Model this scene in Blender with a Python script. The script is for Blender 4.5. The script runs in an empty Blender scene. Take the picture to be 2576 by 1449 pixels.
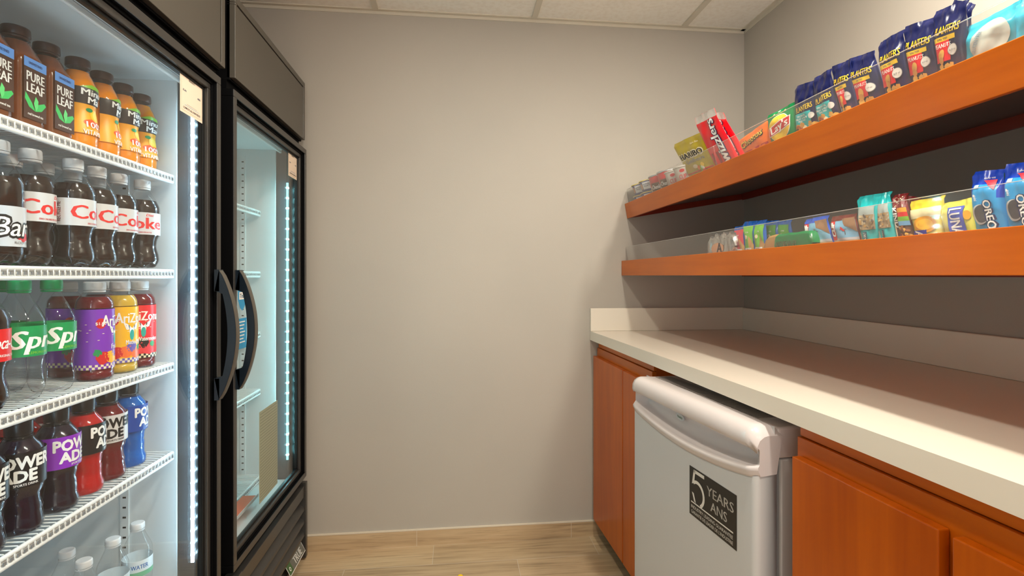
import bpy, bmesh, math, random
from mathutils import Vector, Matrix
random.seed(7)
PI = math.pi
SC = bpy.context.scene
COL = SC.collection
# ------------------------------------------------------------------ camera, world, exposure
F_PX, CX, HY, YAW, CAM_H = 1300.0, 1288.0, 693.0, math.radians(6.23), 1.162
cam_data = bpy.data.cameras.new('camera')
cam_data.sensor_width = 36.0
cam_data.lens = F_PX / 2576.0 * 36.0
cam_data.shift_y = (HY - 724.5) / 2576.0
cam_data.clip_start = 0.02
cam = bpy.data.objects.new('camera', cam_data)
COL.objects.link(cam)
cam.location = (0, 0, CAM_H)
cam.rotation_euler = (PI / 2, 0, -YAW)
SC.camera = cam
SC.view_settings.view_transform = 'Standard'
SC.view_settings.look = 'None'
SC.view_settings.gamma = 1.0
SC.view_settings.use_curve_mapping = False
SC.view_settings.exposure = 0.0
SC.cycles.transparent_max_bounces = 24
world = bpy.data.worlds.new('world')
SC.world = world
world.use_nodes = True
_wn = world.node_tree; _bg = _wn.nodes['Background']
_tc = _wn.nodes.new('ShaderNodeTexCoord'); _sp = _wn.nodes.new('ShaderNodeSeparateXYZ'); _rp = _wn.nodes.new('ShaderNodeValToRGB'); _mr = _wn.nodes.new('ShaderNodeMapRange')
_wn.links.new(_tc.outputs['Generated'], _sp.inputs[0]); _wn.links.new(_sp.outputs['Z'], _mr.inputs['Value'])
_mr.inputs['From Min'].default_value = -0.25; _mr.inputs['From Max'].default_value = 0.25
_rp.color_ramp.elements[0].color = (1.0, 0.96, 0.88, 1); _rp.color_ramp.elements[1].color = (0.34, 0.335, 0.32, 1)  # added fill: surroundings made brighter below the horizon to lift the ceiling
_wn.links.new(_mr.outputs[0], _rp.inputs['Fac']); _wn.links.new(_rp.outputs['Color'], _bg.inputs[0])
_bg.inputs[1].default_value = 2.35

CEIL = 2.295
DOWNLIGHTS = [  # x, y, power : recessed ceiling lamps, the last added to brighten the upper right wall
    (-0.03, 0.75, 10.5), (0.58, 0.62, 20.0), (-0.03, -0.75, 3.0), (0.60, -0.75, 3.0), (1.00, 0.72, 26.0)]
LAMP_COL = (1.0, 0.93, 0.79)
LED_LEFT, LED_RIGHT = (0.52, 0.82, 1.0), (0.30, 0.90, 1.0)
LED_W_LEFT, LED_W_RIGHT = 14.0, 2.8

# ------------------------------------------------------------------ ray helper: a point of the photograph on a known plane
_s, _c = math.sin(YAW), math.cos(YAW)
def ray(u, v):
    a = (u - CX) / F_PX
    return Vector((a * _c + _s, _c - a * _s, -(v - HY) / F_PX))
def on_x(u, v, x):
    r = ray(u, v); t = x / r.x
    return Vector((x, r.y * t, CAM_H + r.z * t))
def on_z(u, v, z):
    r = ray(u, v); t = (z - CAM_H) / r.z
    return Vector((r.x * t, r.y * t, z))

# ------------------------------------------------------------------ materials
def srgb(r, g, b):
    f = lambda c: (c / 255 / 12.92) if c / 255 <= 0.04045 else ((c / 255 + 0.055) / 1.055) ** 2.4
    return (f(r), f(g), f(b), 1)
MATS = {}
def new_mat(name):
    m = bpy.data.materials.new(name); m.use_nodes = True
    nt = m.node_tree; b = nt.nodes['Principled BSDF']
    return m, nt, b
def pm(name, col, rough=0.5, metal=0.0, coat=0.0, emit=None, estr=0.0, spec=0.5, alpha=1.0):
    if name in MATS: return MATS[name]
    m, nt, b = new_mat(name)
    if len(col) == 3: col = (*col, 1)
    b.inputs['Base Color'].default_value = col
    b.inputs['Roughness'].default_value = rough
    b.inputs['Metallic'].default_value = metal
    b.inputs['Coat Weight'].default_value = coat
    b.inputs['Specular IOR Level'].default_value = spec
    b.inputs['Alpha'].default_value = alpha
    if emit:
        b.inputs['Emission Color'].default_value = (*emit, 1)
        b.inputs['Emission Strength'].default_value = estr
    MATS[name] = m
    return m
def tex_coord(nt, scale=(1, 1, 1), loc=(0, 0, 0), rot=(0, 0, 0)):
    tc = nt.nodes.new('ShaderNodeTexCoord'); mp = nt.nodes.new('ShaderNodeMapping')
    mp.inputs['Scale'].default_value = scale; mp.inputs['Location'].default_value = loc; mp.inputs['Rotation'].default_value = rot
    nt.links.new(tc.outputs['Object'], mp.inputs['Vector'])
    return mp.outputs['Vector']
def noise(nt, vec, scale, detail=3, rough=0.5, dist=0.0):
    n = nt.nodes.new('ShaderNodeTexNoise')
    n.inputs['Scale'].default_value = scale; n.inputs['Detail'].default_value = detail
    n.inputs['Roughness'].default_value = rough; n.inputs['Distortion'].default_value = dist
    nt.links.new(vec, n.inputs['Vector'])
    return n.outputs['Fac']
def ramp(nt, fac, stops):
    r = nt.nodes.new('ShaderNodeValToRGB')
    cr = r.color_ramp
    while len(cr.elements) < len(stops): cr.elements.new(0.5)
    for e, (p, c) in zip(cr.elements, stops):
        e.position = p; e.color = c
    nt.links.new(fac, r.inputs['Fac'])
    return r.outputs['Color']
def mix(nt, fac, a, b, mode='MIX'):
    n = nt.nodes.new('ShaderNodeMix'); n.data_type = 'RGBA'; n.blend_type = mode
    for sock, val in ((n.inputs[0], fac), (n.inputs[6], a), (n.inputs[7], b)):
        if isinstance(val, (int, float, tuple)): sock.default_value = val
        else: nt.links.new(val, sock)
    return n.outputs[2]
def bump(nt, b, h, strength, dist=0.01):
    n = nt.nodes.new('ShaderNodeBump'); n.inputs['Strength'].default_value = strength; n.inputs['Distance'].default_value = dist
    nt.links.new(h, n.inputs['Height']); nt.links.new(n.outputs['Normal'], b.inputs['Normal'])
def wall_mat():
    m, nt, b = new_mat('painted_wall')
    v = tex_coord(nt)
    f = noise(nt, v, 1.4, 2)
    c = ramp(nt, f, [(0.3, srgb(176, 170, 161)), (0.7, srgb(183, 176, 166))])
    nt.links.new(c, b.inputs['Base Color'])
    b.inputs['Roughness'].default_value = 0.55
    bump(nt, b, noise(nt, v, 260, 2), 0.08, 0.002)
    return m
def wood_mat(name, axis, dark, light, rough=0.32, coat=0.25, loc=(0, 0, 0)):
    m, nt, b = new_mat(name)
    sc = [9, 9, 9]; sc[axis] = 0.9
    v = tex_coord(nt, tuple(sc), loc)
    f1 = noise(nt, v, 1.6, 4, 0.55, 0.4)
    sc2 = [60, 60, 60]; sc2[axis] = 2.0
    f2 = noise(nt, tex_coord(nt, tuple(sc2), loc), 1.5, 3)
    f3 = noise(nt, tex_coord(nt, (1, 1, 1), loc), 5.0, 2)
    c = ramp(nt, f1, [(0.3, dark), (0.72, light)])
    c = mix(nt, 0.18, c, ramp(nt, f2, [(0.35, dark), (0.65, light)]))
    mid = tuple((dark[i] * 0.6 + light[i] * 0.4) for i in range(3)) + (1,)
    c = mix(nt, 0.35, c, ramp(nt, f3, [(0.35, mid), (0.68, light)]))
    nt.links.new(c, b.inputs['Base Color'])
    b.inputs['Roughness'].default_value = rough
    b.inputs['Coat Weight'].default_value = coat * .4; b.inputs['Specular IOR Level'].default_value = .3
    b.inputs['Coat Roughness'].default_value = 0.18
    return m
def floor_mat(name='wood_look_tile', brick=True):
    m, nt, b = new_mat(name)
    v = tex_coord(nt)
    vs = tex_coord(nt, (1.6, 26, 26))
    f = noise(nt, vs, 1.5, 5, 0.6, 0.5)
    c = ramp(nt, f, [(0.28, srgb(134, 112, 86)), (0.47, srgb(184, 158, 124)), (0.7, srgb(204, 180, 146))])
    fs = noise(nt, tex_coord(nt, (3, 70, 70)), 1.2, 4, 0.6, 0.8)
    c = mix(nt, 0.35, c, ramp(nt, fs, [(0.3, srgb(120, 96, 72)), (0.48, srgb(200, 172, 134)), (0.8, srgb(214, 188, 152))]))
    if brick:
        br = nt.nodes.new('ShaderNodeTexBrick')
        mp = tex_coord(nt, (1, 1, 1), (-0.25, 0, 0))
        nt.links.new(mp, br.inputs['Vector'])
        br.inputs['Scale'].default_value = 1.0
        br.inputs['Brick Width'].default_value = 0.686
        br.inputs['Row Height'].default_value = 0.15
        br.inputs['Mortar Size'].default_value = 0.0011
        br.inputs['Mortar Smooth'].default_value = 0.1
        br.inputs['Bias'].default_value = 0.0
        br.inputs['Color1'].default_value = (0.80, 0.80, 0.80, 1)
        br.inputs['Color2'].default_value = (1, 1, 1, 1)
        br.inputs['Mortar'].default_value = (1, 1, 1, 1)
        c = mix(nt, 1.0, c, br.outputs['Color'], 'MULTIPLY')
        c = mix(nt, br.outputs['Fac'], c, srgb(196, 184, 166))
    nt.links.new(c, b.inputs['Base Color'])
    b.inputs['Roughness'].default_value = 0.38
    return m
def clear_mat(name, tint=(0.97, 0.98, 0.98), rough=0.03, ior=1.5, extra=0.0, film=None, filmfac=0.0):
    """clear sheet or shell: transparent with a Fresnel reflection, optionally a faint milky film"""
    if name in MATS: return MATS[name]
    m = bpy.data.materials.new(name); m.use_nodes = True; nt = m.node_tree; nt.nodes.clear()
    out = nt.nodes.new('ShaderNodeOutputMaterial'); tr = nt.nodes.new('ShaderNodeBsdfTransparent'); gl = nt.nodes.new('ShaderNodeBsdfGlossy')
    tr.inputs[0].default_value = (*tint, 1); gl.inputs['Roughness'].default_value = rough
    r0 = ((ior - 1) / (ior + 1)) ** 2
    lw = nt.nodes.new('ShaderNodeLayerWeight'); lw.inputs['Blend'].default_value = 0.5
    pw = nt.nodes.new('ShaderNodeMath'); pw.operation = 'POWER'; pw.inputs[1].default_value = 5.0
    ma = nt.nodes.new('ShaderNodeMath'); ma.operation = 'MULTIPLY_ADD'; ma.use_clamp = True
    ma.inputs[1].default_value = 1 - r0; ma.inputs[2].default_value = r0 + extra
    nt.links.new(lw.outputs['Facing'], pw.inputs[0]); nt.links.new(pw.outputs[0], ma.inputs[0])
    mx = nt.nodes.new('ShaderNodeMixShader'); nt.links.new(ma.outputs[0], mx.inputs[0])
    base = tr.outputs[0]
    if film:
        df = nt.nodes.new('ShaderNodeBsdfDiffuse'); df.inputs[0].default_value = (*film, 1)
        m2 = nt.nodes.new('ShaderNodeMixShader'); m2.inputs[0].default_value = filmfac
        nt.links.new(tr.outputs[0], m2.inputs[1]); nt.links.new(df.outputs[0], m2.inputs[2]); base = m2.outputs[0]
    nt.links.new(base, mx.inputs[1]); nt.links.new(gl.outputs[0], mx.inputs[2]); nt.links.new(mx.outputs[0], out.inputs[0])
    MATS[name] = m
    return m
def liquid_mat(name, col, opac):
    """coloured drink: part light passes, part scatters"""
    if name in MATS: return MATS[name]
    m = bpy.data.materials.new(name); m.use_nodes = True; nt = m.node_tree
    b = nt.nodes['Principled BSDF']; out = nt.nodes['Material Output']
    b.inputs['Base Color'].default_value = (*col[:3], 1); b.inputs['Roughness'].default_value = 0.12
    tr = nt.nodes.new('ShaderNodeBsdfTransparent'); tr.inputs[0].default_value = tuple(min(1, c * 2.2 + 0.02) for c in col[:3]) + (1,)
    mx = nt.nodes.new('ShaderNodeMixShader'); mx.inputs[0].default_value = opac
    nt.links.new(tr.outputs[0], mx.inputs[1]); nt.links.new(b.outputs[0], mx.inputs[2]); nt.links.new(mx.outputs[0], out.inputs[0])
    MATS[name] = m
    return m
def emis_mat(name, col, strength):
    if name in MATS: return MATS[name]
    m = bpy.data.materials.new(name); m.use_nodes = True; nt = m.node_tree; nt.nodes.clear()
    out = nt.nodes.new('ShaderNodeOutputMaterial'); e = nt.nodes.new('ShaderNodeEmission')
    e.inputs[0].default_value = (*col, 1); e.inputs[1].default_value = strength
    nt.links.new(e.outputs[0], out.inputs[0]); MATS[name] = m
    return m
M_WALL = wall_mat()
M_WOOD_Y = wood_mat('maple_veneer_along', 1, srgb(176, 80, 8), srgb(216, 112, 14))
M_WOOD_Z = wood_mat('maple_veneer_upright', 2, srgb(162, 68, 2), srgb(208, 102, 5), loc=(3, 1, 0))
M_WOOD_DK = wood_mat('maple_cleat', 1, srgb(120, 34, 20), srgb(150, 52, 30))
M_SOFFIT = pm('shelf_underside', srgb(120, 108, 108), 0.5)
M_FLOOR = floor_mat()
M_BASE = floor_mat('wood_look_baseboard', False)
M_COUNTER = pm('quartz_counter', srgb(238, 230, 216), 0.28)
M_BLACK = pm('black_satin_metal', (0.034, 0.031, 0.028), 0.36, spec=0.8)
M_PANEL = pm('charcoal_panel', (0.080, 0.070, 0.056), 0.42, spec=0.8)
M_DARK = pm('matt_black', (0.0035, 0.0035, 0.004), 0.6, spec=0.05)
M_GASKET = pm('black_gasket', (0.005, 0.0055, 0.006), 0.4, spec=0.3)
M_HANDLE = pm('navy_black_plastic', (0.007, 0.013, 0.021), 0.3)
M_LINER = pm('white_fridge_liner', srgb(222, 228, 230), 0.38)
M_WIRE = pm('white_coated_wire', srgb(238, 240, 240), 0.35)
M_WHITE_APP = pm('white_appliance_enamel', srgb(206, 208, 210), 0.30, coat=0.2)
M_WHITE_PL = pm('white_plastic', srgb(222, 214, 214), 0.22, coat=0.4)
M_PET = clear_mat('clear_plastic_bottle', (0.97, 0.98, 0.985), 0.035, 1.42)
M_GLASS = clear_mat('door_glass', (0.985, 0.995, 0.99), 0.0, 1.45)
M_ACRYL = clear_mat('acrylic_guard', (0.985, 0.985, 0.98), 0.05, 1.49, 0.0, (0.8, 0.78, 0.74), 0.045)
M_EDGE = clear_mat('acrylic_edge', (0.98, 0.98, 0.97), 0.1, 1.49, 0.05, (0.9, 0.87, 0.83), 0.42)
M_FILM = clear_mat('clear_wrapper', (0.93, 0.93, 0.92), 0.15, 1.5, 0.05, (0.9, 0.88, 0.85), 0.3)
def C(name, r, g, b, rough=0.35, **k): return pm(name, srgb(r, g, b), rough, **k)
WHITE = C('ink_white', 245, 245, 242); BLACKI = C('ink_black', 18, 18, 20); RED = C('ink_red', 214, 34, 38)
GREEN = C('ink_green', 20, 148, 84); YEL = C('ink_yellow', 240, 200, 40); PURP = C('ink_purple', 120, 48, 170)
BLUE = C('ink_blue', 24, 60, 170); TEAL = C('ink_teal', 44, 176, 172); ORNG = C('ink_orange', 238, 120, 28)
CREAM = C('ink_cream', 240, 226, 190); TAN = C('ink_tan', 196, 150, 90); BROWN = C('ink_brown', 92, 58, 40)
SILV = C('ink_silver', 196, 198, 200, 0.3, metal=0.6); GREY = C('ink_grey', 130, 130, 132); LIME = C('ink_lime', 130, 200, 60)
SKYB = C('ink_sky', 90, 170, 226); NAVY = C('ink_navy', 26, 34, 92); DKRED = C('ink_dark_red', 120, 22, 30)

# ------------------------------------------------------------------ mesh building
class MB:
    def __init__(s): s.v = []; s.f = []; s.m = []; s.sm = []; s.mats = []
    def mi(s, mat):
        if mat not in s.mats: s.mats.append(mat)
        return s.mats.index(mat)
    def add(s, vs, fs, mat, smooth=False):
        o = len(s.v); k = s.mi(mat); s.v += [Vector(p) for p in vs]
        for f in fs: s.f.append(tuple(i + o for i in f)); s.m.append(k); s.sm.append(smooth)
    def box(s, x0, x1, y0, y1, z0, z1, mat):
        if x0 > x1: x0, x1 = x1, x0
        if y0 > y1: y0, y1 = y1, y0
        if z0 > z1: z0, z1 = z1, z0
        vs = [(x, y, z) for z in (z0, z1) for y in (y0, y1) for x in (x0, x1)]
        s.add(vs, [(0, 2, 3, 1), (4, 5, 7, 6), (0, 1, 5, 4), (2, 6, 7, 3), (0, 4, 6, 2), (1, 3, 7, 5)], mat)
    def prism(s, pts, axis, a0, a1, mat, smooth=False):
        """extrude a closed 2D outline along axis 0/1/2"""
        def P(p, a):
            q = list(p); q.insert(axis, a); return tuple(q)
        n = len(pts)
        vs = [P(p, a0) for p in pts] + [P(p, a1) for p in pts]
        fs = [tuple(range(n)), tuple(reversed(range(n, 2 * n)))]
        s.add(vs, fs, mat)
        s.add(vs, [(i, n + i, n + (i + 1) % n, (i + 1) % n) for i in range(n)], mat, smooth)
    def tube(s, pts, r, mat, seg=8, cap=True, rs=None):
        pts = [Vector(p) for p in pts]; rings = []
        for i, p in enumerate(pts):
            d = (pts[min(i + 1, len(pts) - 1)] - pts[max(i - 1, 0)]).normalized()
            a = d.cross(Vector((0, 0, 1)))
            if a.length < 0.05: a = d.cross(Vector((0, 1, 0)))
            a.normalize(); b = d.cross(a)
            rr = rs[i] if rs else r
            rings.append([p + (a * math.cos(t) + b * math.sin(t)) * rr for t in (2 * PI * k / seg for k in range(seg))])
        vs = [q for rg in rings for q in rg]
        fs = [(i * seg + k, i * seg + (k + 1) % seg, (i + 1) * seg + (k + 1) % seg, (i + 1) * seg + k) for i in range(len(pts) - 1) for k in range(seg)]
        s.add(vs, fs, mat, True)
        if cap: s.add(rings[0] + rings[-1], [tuple(reversed(range(seg))), tuple(range(seg, 2 * seg))], mat)
    def lathe(s, prof, mat, seg=28, fn=None, close=True, smooth=True):
        """prof: list of (z, r); fn(theta, z, r) -> (r, z)"""
        vs = []
        for z, r in prof:
            for k in range(seg):
                t = 2 * PI * k / seg
                rr, zz = fn(t, z, r) if fn else (r, z)
                vs.append((rr * math.cos(t), rr * math.sin(t), zz))
        n = len(prof)
        fs = [(i * seg + k, i * seg + (k + 1) % seg, (i + 1) * seg + (k + 1) % seg, (i + 1) * seg + k) for i in range(n - 1) for k in range(seg)]
        s.add(vs, fs, mat, smooth)
        if close:
            s.add(vs[:seg], [tuple(reversed(range(seg)))], mat)
            s.add(vs[-seg:], [tuple(range(seg))], mat)
    def sphere(s, c, r, mat, seg=8, rings=5, sz=1.0):
        vs = []; c = Vector(c)
        for i in range(rings + 1):
            ph = PI * i / rings
            for k in range(seg):
                t = 2 * PI * k / seg
                vs.append(c + Vector((r * math.sin(ph) * math.cos(t), r * math.sin(ph) * math.sin(t), r * sz * math.cos(ph))))
        fs = [(i * seg + k, (i + 1) * seg + k, (i + 1) * seg + (k + 1) % seg, i * seg + (k + 1) % seg) for i in range(rings) for k in range(seg)]
        s.add(vs, fs, mat, True)
    def grid(s, nx, ny, fn, matfn, smooth=True, flip=False):
        vs = [fn(i / nx, j / ny) for j in range(ny + 1) for i in range(nx + 1)]
        o = len(s.v); s.v += [Vector(p) for p in vs]
        for j in range(ny):
            for i in range(nx):
                a = j * (nx + 1) + i
                f = (a, a + 1, a + nx + 2, a + nx + 1)
                if flip: f = tuple(reversed(f))
                s.f.append(tuple(q + o for q in f)); s.sm.append(smooth)
                s.m.append(s.mi(matfn((i + .5) / nx, (j + .5) / ny) if callable(matfn) else matfn))
    def build(s, name, parent=None, origin=(0, 0, 0), bevel=0, bseg=2, label=None, smooth_all=False):
        o0 = Vector(origin)
        me = bpy.data.meshes.new(name)
        me.from_pydata([tuple(p - o0) for p in s.v], [], s.f)
        for m in s.mats: me.materials.append(m)
        me.polygons.foreach_set('material_index', s.m)
        me.polygons.foreach_set('use_smooth', [True] * len(s.f) if smooth_all else s.sm)
        me.validate(); me.update()
        ob = bpy.data.objects.new(name, me); COL.objects.link(ob)
        if parent: ob.parent = parent
        else: ob.location = o0
        if bevel:
            b = ob.modifiers.new('bevel', 'BEVEL'); b.width = bevel; b.segments = bseg; b.limit_method = 'ANGLE'; b.angle_limit = math.radians(40)
        if label: ob['label'] = label
        return ob
def tag(o, label, cat, group=None):
    o['label'] = label; o['category'] = cat
    if group: o['group'] = group
    return o
def thing(name, loc, label, cat, group=None, rz=0.0):
    o = bpy.data.objects.new(name, None); COL.objects.link(o)
    o.location = loc; o.rotation_euler = (0, 0, rz); o.empty_display_size = 0.05
    return tag(o, label, cat, group)
def struct(o): o['kind'] = 'structure'; return o
def copy_tree(o, parent=None):
    c = o.copy(); COL.objects.link(c); c.parent = parent
    for ch in list(o.children): copy_tree(ch, c)
    return c

_TXT = {}
def text_geo(st, bold=0.0):
    """outline of a string with the built-in font, unit cap height, starting at x = 0"""
    bold = min(bold, .03) if bold < .055 else bold * .75
    key = (st, bold)
    if key in _TXT: return _TXT[key]
    cu = bpy.data.curves.new('t', 'FONT'); cu.body = st; cu.resolution_u = 2; cu.fill_mode = 'FRONT'
    ob = bpy.data.objects.new('t', cu); COL.objects.link(ob)
    dg = bpy.context.evaluated_depsgraph_get(); dg.update()
    me = bpy.data.meshes.new_from_object(ob.evaluated_get(dg))
    vs = [(v.co.x, v.co.y) for v in me.vertices]; fs = [tuple(p.vertices) for p in me.polygons]
    bpy.data.objects.remove(ob); bpy.data.curves.remove(cu); bpy.data.meshes.remove(me)
    if vs:
        x0 = min(v[0] for v in vs); x1 = max(v[0] for v in vs); k = 1 / 0.70; b = bold
        vs = [((x - x0 + b) * k, y * k) for x, y in vs]; w = (x1 - x0 + 2 * b) * k
        if b:   # heavier strokes: the same glyphs laid over themselves a hair apart
            dirs = [(-b, 0), (b, 0)] if b < .035 else [(b * math.cos(t * PI / 4), b * math.sin(t * PI / 4)) for t in range(8)]
            v0, f0 = vs, fs; vs, fs = [], []
            for dx, dy in dirs + [(0, 0)]:
                o = len(vs); vs = vs + [(x + dx * k, y + dy * k) for x, y in v0]; fs = fs + [tuple(i + o for i in f) for f in f0]
    else: w = 0
    _TXT[key] = (vs, fs, w)
    return _TXT[key]
def refine(vs, fs, lim):
    bm = bmesh.new(); bv = [bm.verts.new((x, y, 0)) for x, y in vs]
    for f in fs:
        try: bm.faces.new([bv[i] for i in f])
        except ValueError: pass
    for _ in range(4):
        es = [e for e in bm.edges if e.calc_length() > lim]
        if not es: break
        bmesh.ops.subdivide_edges(bm, edges=es, cuts=1)
        bmesh.ops.triangulate(bm, faces=[f for f in bm.faces if len(f.verts) > 3])
    bm.verts.index_update()
    out = [(v.co.x, v.co.y) for v in bm.verts], [tuple(v.index for v in f.verts) for f in bm.faces]
    bm.free(); return out
class Flat:
    """flat artwork (x right, y up, in metres) laid on a surface by a mapping f(x, y, lift)"""
    def __init__(s): s.items = []
    def raw(s, vs, fs, mat, lay): s.items.append((vs, fs, mat, lay)); return s
    def rect(s, x0, y0, x1, y1, mat, lay=1, nx=1, ny=1):
        vs = [(x0 + (x1 - x0) * i / nx, y0 + (y1 - y0) * j / ny) for j in range(ny + 1) for i in range(nx + 1)]
        fs = [(j * (nx + 1) + i, j * (nx + 1) + i + 1, (j + 1) * (nx + 1) + i + 1, (j + 1) * (nx + 1) + i) for j in range(ny) for i in range(nx)]
        return s.raw(vs, fs, mat, lay)
    def poly(s, pts, mat, lay=1):
        cx = sum(p[0] for p in pts) / len(pts); cy = sum(p[1] for p in pts) / len(pts); n = len(pts)
        mid = [((p[0] + cx) / 2, (p[1] + cy) / 2) for p in pts]
        vs = list(pts) + mid + [(cx, cy)]
        fs = [(i, (i + 1) % n, n + (i + 1) % n, n + i) for i in range(n)] + [(n + i, n + (i + 1) % n, 2 * n) for i in range(n)]
        return s.raw(vs, fs, mat, lay)
    def oval(s, cx, cy, rx, ry, mat, lay=1, n=20, rot=0.0):
        c, k = math.cos(rot), math.sin(rot)
        return s.poly([(cx + rx * math.cos(t) * c - ry * math.sin(t) * k, cy + rx * math.cos(t) * k + ry * math.sin(t) * c) for t in (2 * PI * i / n for i in range(n))], mat, lay)
    def blob(s, cx, cy, r, mat, lay=1, n=9, seed=0):
        rd = random.Random(seed)
        return s.poly([(cx + r * math.cos(2 * PI * i / n) * rd.uniform(.75, 1.2), cy + r * math.sin(2 * PI * i / n) * rd.uniform(.75, 1.2)) for i in range(n)], mat, lay)
    def text(s, st, x, y, h, mat, lay=2, w=None, bold=0.02, shear=0.0, rot=0.0, align='C', grow=0.0):
        vs, fs, tw = text_geo(st, bold)
        sx = h if w is None else w / max(tw, 1e-6)
        ox = {'C': -tw * sx / 2, 'L': 0, 'R': -tw * sx}[align]
        c, k = math.cos(rot), math.sin(rot); out = []
        for a, b in vs:
            px = ox + a * sx + b * h * shear; py = b * h * (1 + grow * (a / max(tw, 1e-6) - .5)) - h * 0.5
            out.append((x + px * c - py * k, y + px * k + py * c))
        return s.raw(out, fs, mat, lay)
    def build(s, name, f, parent, step=0.00035, origin=(0, 0, 0), label=None, fine=0):
        mb = MB()
        for vs, fs, mat, lay in s.items:
            if fine: vs, fs = refine(vs, fs, fine)
            mb.add([f(x, y, lay * step) for x, y in vs], fs, mat, True)
        return mb.build(name, parent, origin, label=label)

# ------------------------------------------------------------------ room shell
XR, XL, YB, YF = 1.327, -1.38, 2.26, -1.7
def slab(name, x0, x1, y0, y1, z0, z1, mat):
    mb = MB(); mb.box(x0, x1, y0, y1, z0, z1, mat); return struct(mb.build(name))
slab('floor', XL - .1, XR + .1, YF - .1, YB + .1, -0.1, 0, M_FLOOR)
M_CEIL = None
def ceil_mat():
    m, nt, b = new_mat('ceiling_tile')
    v = tex_coord(nt)
    nt.links.new(ramp(nt, noise(nt, v, 60, 2), [(0.3, srgb(242, 235, 224)), (0.6, srgb(248, 243, 234))]), b.inputs['Base Color'])
    b.inputs['Roughness'].default_value = 0.9
    bump(nt, b, noise(nt, v, 120, 2), 0.04, 0.002)
    return m
slab('ceiling', XL - .1, XR + .1, YF - .1, YB + .1, CEIL, CEIL + 0.1, ceil_mat())
slab('wall_back', XL - .1, XR + .1, YB, YB + .1, 0, CEIL, M_WALL)
slab('wall_right', XR, XR + .1, YF, YB, 0, CEIL, M_WALL)
slab('wall_left', XL - .1, XL, YF, YB, 0, CEIL, M_WALL)
mb = MB(); M_GROUT = C('grout_line', 214, 202, 182, 0.7)
for xa, xb in ((XL, -0.166 - .676), (-0.166 - .676, -0.166), (-0.166, 0.51), (0.51, 0.66)):
    mb.box(xa + .001, xb - .001, YB - .010, YB, 0.0, 0.066, M_BASE)
mb.box(XL, 0.66, YB - .009, YB, 0.0, 0.066, M_GROUT); mb.box(XL, 0.66, YB - .011, YB, 0.066, 0.070, M_GROUT)
struct(mb.build('baseboard_back'))
M_TEE = C('ceiling_grid_metal', 214, 206, 190, 0.45)
mb = MB()
for x in (-1.023, -0.337, 0.343, 1.029): mb.box(x - .012, x + .012, YF, YB - .02, CEIL - .008, CEIL + .001, M_TEE)
for y in (1.62, 1.01, 0.40, -0.21, -0.82, -1.43): mb.box(XL, XR, y - .012, y + .012, CEIL - .0085, CEIL + .001, M_TEE)
struct(mb.build('trim_1'))
mb = MB()
mb.box(XL, XR, YB - .02, YB, CEIL - .004, CEIL, M_TEE); mb.box(XL, XR, YB - .003, YB, CEIL - .016, CEIL, M_TEE)
mb.box(XR - .02, XR, YF, YB, CEIL - .004, CEIL, M_TEE); mb.box(XR - .003, XR, YF, YB, CEIL - .016, CEIL, M_TEE)
struct(mb.build('trim_2'))
M_LAMP = emis_mat('lamp_disc', LAMP_COL, 14.0)
for i, (x, y, pw) in enumerate(DOWNLIGHTS):
    where = ['centre of the room', 'shelves and counter', 'room centre behind the camera', 'counter behind the camera', 'upper wall shelf, added to brighten the wall'][i]
    t = thing('recessed_downlight', (x, y, CEIL), 'round white recessed ceiling light over the ' + where, 'ceiling light', 'recessed ceiling lights')
    mb = MB(); mb.lathe([(-.004, .078), (-.007, .070), (-.004, .056), (.0, .056)], M_WHITE_PL, 32, close=False)
    mb.build('trim_ring', t)
    mb = MB(); mb.lathe([(-.003, .0005), (-.0031, .055)], M_LAMP, 32, close=False); mb.build('lens', t)
    ld = bpy.data.lights.new('downlight', 'AREA'); ld.shape = 'DISK'; ld.size = 0.10; ld.energy = pw; ld.color = LAMP_COL; ld.spread = math.radians(180)
    lo = bpy.data.objects.new('lamp_light', ld); COL.objects.link(lo); lo.location = (0, 0, -.012); lo.parent = t

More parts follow.
